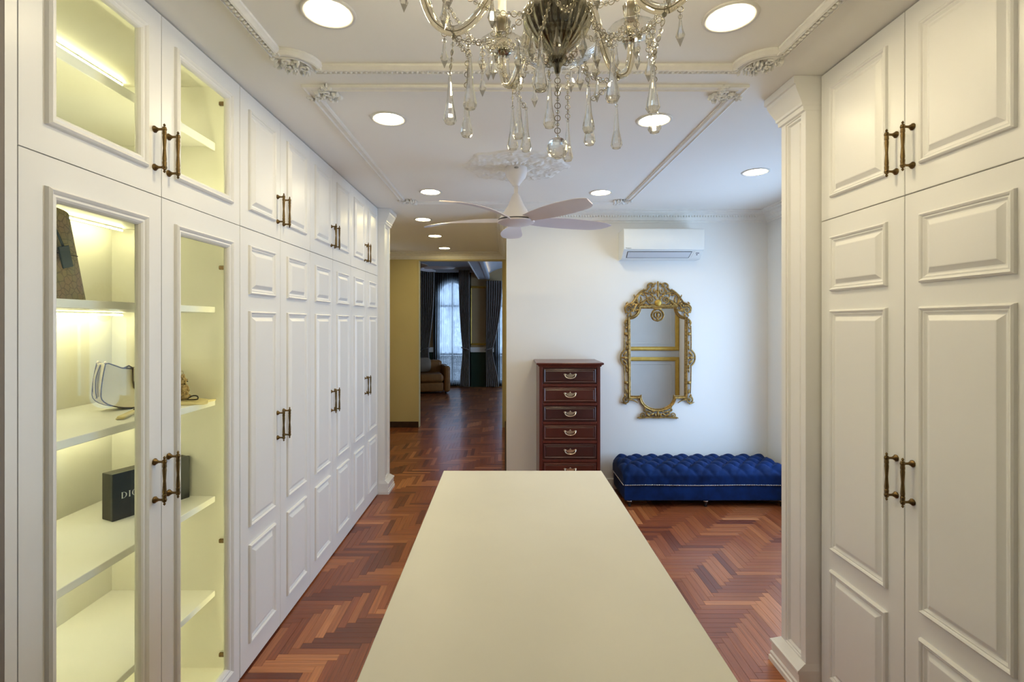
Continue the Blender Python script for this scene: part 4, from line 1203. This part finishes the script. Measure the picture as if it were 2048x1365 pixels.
k.line([(-38, -137), (-20, -135.5), (0, -136), (20, -135.5), (38, -137)], 1.7)
def half(g):
    k.curl(g*30, -131, 5.5, 270, 1.4*g, 1.5).line([(g*24, -117), (g*28, -121), (g*22, -125), (g*24, -129)], 1.5)
    for (x, y, l, w, an) in ((20, -131, 5, 2.4, 30), (12, -130, 5, 2.4, 150), (5, -131, 4, 2.6, 70), (17, -125, 5, 2, 20), (9, -124, 4, 2, 160), (26, -116, 4, 1.6, 50), (38, -136, 4, 1.4, -20)):
        k.leaf(g*x, y, l, w, an if g > 0 else 180-an)
for g in (-1, 1): half(g)
k.leaf(0, -128, 6, 3, 90, 0.024)
k.b.build('base_scroll', M['gold'], mi, 50)

# ------------------------------------------------------------------ chest of drawers
cs = thing('chest_of_drawers', 'tall narrow dark red wooden chest with brass drawer pulls against the wall', 'chest of drawers', (0.568, 4.585, 0))
BX, BY = 0.268, 0.205
b = MB(); b.box(-BX, BX, -BY+0.018, BY, 0.05, 1.215)
b.build('body', M['mahog'], cs)
b = MB(); b.rstack(-BX, BX, -BY, BY, [(0.012, 0.0), (0.012, 0.04), (0.004, 0.055), (0.0, 0.056)]); b.build('plinth', M['mahog'], cs)
for s in (-1, 1):
    b = MB(); b.cbox(min(s*BX, s*(BX-0.030)), max(s*BX, s*(BX-0.030)), -BY, -BY+0.02, 0.056, 1.215, 0.003); b.build('stile', M['mahog'], cs)
b = MB(); b.rstack(-BX, BX, -BY, BY, [(-0.002, 1.208), (0.008, 1.214), (0.010, 1.222), (0.022, 1.229), (0.026, 1.233), (0.026, 1.242), (0.022, 1.246)]); b.build('top', M['mahog'], cs)
def bail_mesh():
    b = MB()
    ol_ = [(-0.032, 0.010), (-0.036, 0.004), (-0.030, -0.001), (-0.024, 0.001), (-0.018, -0.008), (-0.006, -0.013), (0.006, -0.013), (0.018, -0.008), (0.024, 0.001), (0.030, -0.001), (0.036, 0.004), (0.032, 0.010), (0.022, 0.007), (0.012, 0.004), (0.005, 0.008), (0.0, 0.014), (-0.005, 0.008), (-0.012, 0.004), (-0.022, 0.007)]
    b.poly(ol_, lambda u, v, h: (u, -h, v), 0.0, 0.0025)
    b.tube(smoothpath([(-0.028, -0.006, 0.004), (-0.028, -0.012, -0.004), (-0.020, -0.015, -0.014), (0.0, -0.016, -0.019), (0.020, -0.015, -0.014), (0.028, -0.012, -0.004), (0.028, -0.006, 0.004)], 4), 0.0026, 6)
    for s in (-1, 1): b.ball((s*0.028, -0.006, 0.004), 0.005, 8, 5)
    b.ball((0, -0.003, 0.010), 0.0035, 8, 5)
    o = b.build('pull', M['pull'], None, 45); me = o.data; bpy.data.objects.remove(o); return me
BAIL = bail_mesh()
for j in range(7):
    z1 = 1.199-0.1655*j; z0 = z1-0.138
    if z0 < 0.05: break
    b = MB(); b.cbox(-BX+0.030, BX-0.030, -BY, -BY+0.02, z0-0.0265, z0-0.0015, 0.003); b.build('rail', M['mahog'], cs)
    b = MB(); b.cbox(-BX+0.032, BX-0.032, -BY+0.004, -BY+0.02, z0, z1, 0.003)
    d = b.build('drawer', M['mahogA'] if j % 2 == 0 else M['mahogB'], cs)
    p = MB(); p.sweep([(-BX+0.040, z0+0.008), (BX-0.040, z0+0.008), (BX-0.040, z1-0.008), (-BX+0.040, z1-0.008)], [(0, 0), (0.002, 0.006), (0.007, 0.008), (0.011, 0.005), (0.014, 0.001), (0.022, 0.004), (0.024, 0.004)], lambda u, v, h: (u, -BY+0.004-h, v), cap=True)
    p.build('drawer_panel', M['mahogA'] if j % 2 == 0 else M['mahogB'], d)
    inst('pull', BAIL, d, (0.003, -BY, (z0+z1)/2+0.006), (0, 0, 0), (1.62, 1.0, 1.45))
b = MB(); b.cbox(-BX+0.030, BX-0.030, -BY, -BY+0.02, 1.200, 1.214, 0.002); b.build('rail', M['mahog'], cs)

# ------------------------------------------------------------------ tufted bench
bn = thing('bench', 'long royal blue velvet bench with deep-buttoned top and nailhead trim', 'bench', (1.742, 4.525, 0))
HL, HD = 0.722, 0.228
b = MB(); b.rstack(-HL+0.012, HL-0.012, -HD+0.012, HD-0.012, [(-0.010, 0.058), (0.0, 0.066), (0.002, 0.13), (0.0, 0.200), (-0.004, 0.206)])
b.build('base', M['velvet'], bn, 40)
prof = []
zc0, zc1, rr = 0.200, 0.338, 0.062
for i in range(7): prof.append((-HD, zc0+(zc1-rr-zc0)*i/6, -1.0, 0.0, 0.25*i/6))
for i in range(1, 9):
    a = PI/2*i/8; prof.append((-HD+rr-rr*math.cos(a), zc1-rr+rr*math.sin(a), -math.cos(a), math.sin(a), 0.25+0.75*(i/8)**1.4))
top_n = 26
for i in range(1, top_n): prof.append((-HD+rr+(2*HD-2*rr)*i/top_n, zc1, 0.0, 1.0, 1.0))
prof += [(-p[0], p[1], -p[2], p[3], p[4]) for p in prof[:15][::-1]]
acc = 0; L_ = [0]
for i in range(1, len(prof)):
    acc += math.hypot(prof[i][0]-prof[i-1][0], prof[i][1]-prof[i-1][1]); L_.append(acc)
mid = acc/2
NX = 190; rows = []
pu, pv = 0.1437, 0.185
for j in range(NX+1):
    x = -HL+2*HL*j/NX
    e = min(x+HL, HL-x); f = 1.0 if e > 0.07 else 0.62+0.38*math.sqrt(max(0, 1-((0.07-e)/0.07)**2))
    row = []
    for i, (y, z, ny, nz, wt) in enumerate(prof):
        u = (x+HL)/pu; v = (L_[i]-mid)/pv
        t = (abs(math.sin(PI*(u/1+v)))*abs(math.sin(PI*(u/1-v))))**0.42
        ed = min(1, e/0.05)
        d = (0.038*t-0.008)*wt*(0.35+0.65*ed)
        if wt < 0.3: d += 0.005*abs(math.sin(PI*u))*(wt/0.25)
        zz = zc0+(z-zc0)*f
        yy = y*(1 if e > 0.03 else 0.94+0.06*math.sqrt(max(0, 1-((0.03-e)/0.03)**2)))
        row.append((x, yy+ny*d, zz+nz*d))
    rows.append(row)
b = MB(); b.grid(rows); b.add(rows[0], [tuple(range(len(prof)))]); b.add(rows[-1], [tuple(range(len(prof)))[::-1]])
cu = b.build('tufted_cushion', M['velvet'], bn, 55)
bt = MB(); bt.ball((0, 0, 0), (0.012, 0.012, 0.006), 10, 6)
o0 = bt.build('button', M['velvet'], cu, True); first = True
for kx in range(1, 20):
    for kv in (-1, 0, 1):
        u = kx/2; v = kv/2
        if abs((u+v)-round(u+v)) > 1e-6 or abs((u-v)-round(u-v)) > 1e-6: continue
        x = -HL+u*pu; y = v*pv
        if abs(x) > HL-0.05: continue
        o = o0 if first else inst('button', o0.data, cu)
        first = False; o.location = (x, y, 0.322)
nb = MB()
n = int(2*(HL-0.012)/0.0145)
for i in range(n+1): nb.ball((-HL+0.014+i*2*(HL-0.014)/n, -HD-0.001, 0.198+0.002*math.sin(i*0.11)), (0.0058, 0.004, 0.0058), 6, 4)
for i in range(30): nb.ball((-HL-0.001, -HD+0.01+i*(2*HD-0.02)/29, 0.198), (0.004, 0.0058, 0.0058), 6, 4)
nb.build('nailhead_row', M['nail'], bn, True)['kind'] = 'stuff'
for x in (-HL+0.06, 0.0, HL-0.06):
    for y in (-HD+0.05, HD-0.05):
        b = MB(); b.lathe([(0.0, 0.0), (0.012, 0.0), (0.013, 0.006), (0.009, 0.012), (0.016, 0.03), (0.024, 0.052), (0.026, 0.0605), (0.0, 0.0605)], (x, y, 0), 14); lg = b.build('leg', M['black'], bn, True)
        b = MB(); b.lathe([(0.0245, 0.046), (0.0262, 0.049), (0.0262, 0.053), (0.0245, 0.055)], (x, y, 0), 16); b.build('leg_cap', M['nail'], lg, True)

# ------------------------------------------------------------------ far room
FC = 2.95
w = MB()
w.box(-4.1, -4.0, YH+0.12, YF, 0, 3.5).box(3.1, 3.2, YH+0.12, 8.9, 0, 3.5).box(3.1, 3.2, 11.1, YF, 0, 3.5).box(3.1, 3.2, 8.9, 11.1, 0, 0.5).box(3.1, 3.2, 8.9, 11.1, 2.5, 3.5); struct('wall_far_side', w, M['beige'])
w = MB(); w.box(-4.1, -1.80, YH, YH+0.12, 0, 3.5).box(0.30, 3.2, YH, YH+0.12, 0, 3.5).box(-1.8, 0.30, YH+0.0, YH+0.12, H+0.12, 3.5); struct('wall_far_near', w, M['beige'])
WX = [-1.31, 0.19]; WHW = 0.36; SILL = 0.10; SPR = 2.27; RISE = 0.36
w = MB()
edges = [-4.1]
for c in WX: edges += [c-WHW+2*WHW*i/16 for i in range(17)]
edges += [3.2]
for i in range(len(edges)-1):
    a, b_ = edges[i], edges[i+1]; inside = None
    for c in WX:
        if a > c-WHW-1e-4 and b_ < c+WHW+1e-4: inside = c
    if inside is None: w.box(a, b_, YF, YF+0.15, 0, 3.5); continue
    w.box(a, b_, YF, YF+0.15, 0, SILL)
    ha = SPR+RISE*math.sqrt(max(0, 1-((a-inside)/WHW)**2)); hb = SPR+RISE*math.sqrt(max(0, 1-((b_-inside)/WHW)**2))
    w.poly([(a, ha), (b_, hb), (b_, 3.5), (a, 3.5)], lambda u, v, h: (u, h, v), YF, YF+0.15)
struct('wall_far', w, M['beige'])
for n, c in enumerate(WX):
    r = thing('window_%d' % (n+1), None, None, (c, YF+0.07, SILL)); r['kind'] = 'structure'
    out = [(-WHW, 0), (WHW, 0)]+[(WHW*math.cos(t), SPR-SILL+RISE*math.sin(t)) for t in [PI*i/20 for i in range(21)]]
    b = MB(); b.sweep(out, [(0, -0.03), (0, 0.03), (0.045, 0.03), (0.045, -0.03)], lambda u, v, h: (u, h, v)); b.build('window_frame', M['frame'], r)
    b = MB(); b.box(-0.02, 0.02, -0.025, 0.025, 0.02, SPR+RISE-SILL-0.02); b.build('mullion', M['frame'], r)
    for z in (0.68, 1.88): MB().box(-WHW+0.03, WHW-0.03, -0.028, 0.028, z, z+0.05).build('transom', M['frame'], r)
    for s in (-1, 1):
        for z0, z1 in ((0.73, 1.88), (1.93, 2.45)):
            MB().box(min(s*0.02, s*(WHW-0.045)), max(s*0.02, s*(WHW-0.045)), -0.003, 0.003, z0, z1).build('pane', M['winpane'], r)
        b = MB()
        for k in range(16):
            T = Matrix.Rotation(math.radians(35), 3, 'X')
            q = MB(); q.box(min(s*0.02, s*(WHW-0.045)), max(s*0.02, s*(WHW-0.045)), -0.018, 0.018, -0.003, 0.003, T)
            b.add([(p[0], p[1], p[2]+0.06+k*0.039) for p in q.v], q.f)
        b.build('shutter_slats', M['frame'], r)
r = thing('window_4', None, None, (3.15, 10.0, 0.5)); r['kind'] = 'structure'  # added window, out of view, lets in sky light to brighten the far room
b = MB()
for y in (-1.1, -0.03, 1.04): b.box(-0.03, 0.03, y, y+0.06, 0, 2.0)
for z in (0, 1.94): b.box(-0.03, 0.03, -1.1, 1.1, z, z+0.06)
b.build('window_frame', M['frame'], r)
for s in (-1, 1): MB().box(-0.003, 0.003, min(s*0.03, s*1.04), max(s*0.03, s*1.04), 0.06, 1.94).build('pane', M['winpane'], r)
# wainscot, dado rail and gilt panel frames of the window wall
segs = [(-4.0, -1.76), (-0.86, -0.26), (0.64, 3.1)]
w = MB()
for a, b_ in segs: w.box(a, b_, YF-0.02, YF, 0, 0.86)
struct('wall_far_wainscot', w, M['green'])
w = MB()
for a, b_ in segs: w.box(a, b_, YF-0.035, YF, 0.86, 0.98)
struct('trim_10', w, M['wall'])
w = MB()
for a, b_ in ((-3.8, -1.86), (-0.88, -0.24)):
    w.sweep([(a, 1.03), (b_, 1.03), (b_, 2.50), (a, 2.50)], [(0, 0), (0, 0.02), (0.03, 0.028), (0.055, 0.015), (0.055, 0)], lambda u, v, h: (u, YF-h, v))
struct('trim_11', w, M['goldtrim'])
# ceilings of the far room: flat tray at left, beam, barrel vault with warm cove at right
struct('ceiling_far', MB().box(-4.1, -0.64, YH+0.12, YF, FC, FC+0.1), M['far_ceil'])
struct('ceiling_far_beam', MB().box(-0.64, -0.455, YH+0.12, YF, 2.67, FC+0.1), M['far_ceil'])
va = [(0.45-0.905*math.cos(PI*i/24), 2.70+0.30*math.sin(PI*i/24)) for i in range(25)]
b = MB(); b.sweep(va, [(0.0, YH+0.12), (0.0, YF), (0.06, YF), (0.06, YH+0.12), (0.0, YH+0.12)], lambda u, v, h: (u, h, v), closed=False)
struct('ceiling_far_vault', b, M['far_ceil'])
struct('ceiling_far_cap', MB().box(-0.64, 3.2, YH+0.12, YF+0.1, 3.20, 3.30), M['far_ceil'])
b = MB()
b.box(-0.66, -0.64, YH+0.12, YF-0.1, 2.66, 2.72)
struct('trim_12', b, M['wall'])
struct('trim_14', MB().box(-0.392, -0.382, YH+0.12, YF-0.01, 2.67, 2.765).box(-0.455, -0.392, YH+0.12, YF-0.01, 2.66, 2.672), M['far_ceil'])
o = MB().cbox(-0.440, -0.425, YH+0.3, YF-0.3, 2.690, 2.700, 0.002).build('cove_light', M['cove']); tag(o, 'warm cove light strip along the vaulted ceiling of the far room', 'light strip')
struct('trim_13', MB().box(-4.0, -0.64, YF-0.10, YF, FC-0.12, FC), M['far_ceil'])

def curtain(name, xo, dirn, wt, wi, wb, zt, m, label, tie=0.95, pleat=7, y=YF-0.13, amp=0.030, z0=0.02, cat='curtain', group='grey-brown drawn curtains'):
    """xo outer edge, dirn towards the window; widths at top, tie and hem"""
    rows = []; NZ, NXc = 40, pleat*8
    for i in range(NZ+1):
        z = z0+(zt-z0)*i/NZ
        if z < tie: t = (z-z0)/(tie-z0); wd = wb+(wi-wb)*(t*t*(3-2*t))
        else: t = (z-tie)/(zt-tie); wd = wi+(wt-wi)*(1-(1-t)**2.2)
        rows.append([(dirn*wd*k/NXc, amp*(0.6+0.4*wd/max(wt, wb))*math.cos(2*PI*pleat*k/NXc+0.4*math.sin(z*2)), z) for k in range(NXc+1)])
    r = thing(name, label, cat, (xo, y, 0), group=group)
    b = MB(); b.grid(rows)
    b.grid([[(p[0], p[1]+0.004, p[2]) for p in rw] for rw in rows])
    b.build('fabric', m, r, True)
    return r
def tieback(r, dirn, wi, z=0.95):
    b = MB(); b.tube([(dirn*wi/2+(wi/2+0.012)*math.cos(t), 0.045*math.sin(t), z+0.03*math.cos(t)*dirn) for t in [2*PI*i/16 for i in range(16)]], 0.014, 6, True, 1.6); b.build('tieback', M['curtain'], r, True)
G = 'grey-brown drawn curtains'
c1 = curtain('curtain', -2.07, 1, 0.34, 0.20, 0.28, 2.88, M['curtain'], 'grey-brown curtain at the left of the far arched window, behind the armchair'); tieback(c1, 1, 0.20)
c2 = curtain('curtain', -0.87, -1, 0.27, 0.18, 0.24, 2.88, M['curtain'], 'grey-brown curtain between the far arched window and the green wainscot'); tieback(c2, -1, 0.18)
c3 = curtain('curtain', -0.47, 1, 0.40, 0.17, 0.32, 2.62, M['curtain'], 'grey-brown curtain tied back at the far right window by the hall jamb'); tieback(c3, 1, 0.17)
c4 = curtain('curtain', 0.86, -1, 0.36, 0.17, 0.30, 2.62, M['curtain'], 'grey-brown curtain at the far right window, hidden behind the hall wall'); tieback(c4, -1, 0.17)
curtain('sheer_curtain', -1.78, 1, 0.94, 0.94, 0.94, 2.86, M['sheer'], 'white sheer curtain over the far left arched window', pleat=17, y=YF-0.038, amp=0.012, group='sheer curtains')
curtain('sheer_curtain', -0.28, 1, 0.94, 0.94, 0.94, 2.61, M['sheer'], 'white sheer curtain over the far right window by the hall jamb', pleat=17, y=YF-0.038, amp=0.012, group='sheer curtains')

# armchair
ch2 = thing('armchair', 'tan leather armchair in front of the far arched window', 'armchair', (-1.72, 11.45, 0), math.radians(14))
def soft(name, x0, x1, y0, y1, z0, z1, r, m, par):
    b = MB(); b.cbox(x0, x1, y0, y1, z0, z1, r); o = b.build(name, m, par, True)
    md = o.modifiers.new('bevel', 'BEVEL'); md.width = r*0.55; md.segments = 3; md.limit_method = 'ANGLE'
    return o
soft('seat_base', -0.28, 0.28, -0.36, 0.30, 0.05, 0.26, 0.03, M['leather'], ch2)
soft('seat_cushion', -0.275, 0.275, -0.40, 0.22, 0.26, 0.45, 0.05, M['leather'], ch2)
soft('backrest', -0.30, 0.30, 0.18, 0.38, 0.10, 0.72, 0.06, M['leather'], ch2)
for s in (-1, 1):
    soft('armrest', min(s*0.28, s*0.42), max(s*0.28, s*0.42), -0.38, 0.36, 0.04, 0.62, 0.05, M['leather'], ch2)
    for y in (-0.30, 0.30):
        b = MB(); b.lathe([(0.018, 0.0), (0.022, 0.06)], (s*0.33, y, 0), 10); b.build('leg', M['black'], ch2)
tp = thing('throw_cushion', 'taupe cushion leaning on the armchair at the left jamb', 'cushion', (-1.86, 11.46, 0.452), math.radians(25))
b = MB(); b.ball((0, 0, 0.19), (0.19, 0.065, 0.19), 20, 12)
for i, p in enumerate(b.v):
    x, y, z = p; q = (x/0.19, (z-0.19)/0.19); kx = math.copysign(abs(q[0])**0.6, q[0]); kz = math.copysign(abs(q[1])**0.6, q[1])
    b.v[i] = (0.17*kx, y, 0.172+0.17*kz)
b.build('cushion_body', M['pillow'], tp, True)
ceiling_fan('white ceiling fan in the far room, one blade showing beside the left jamb', (-1.63, 9.3, FC), 0.34, 2, False)
downlight('downlight', -1.60, 10.95, FC, M['flamp'], 'small downlight in the far room ceiling above the sheer window', group='recessed round downlights')
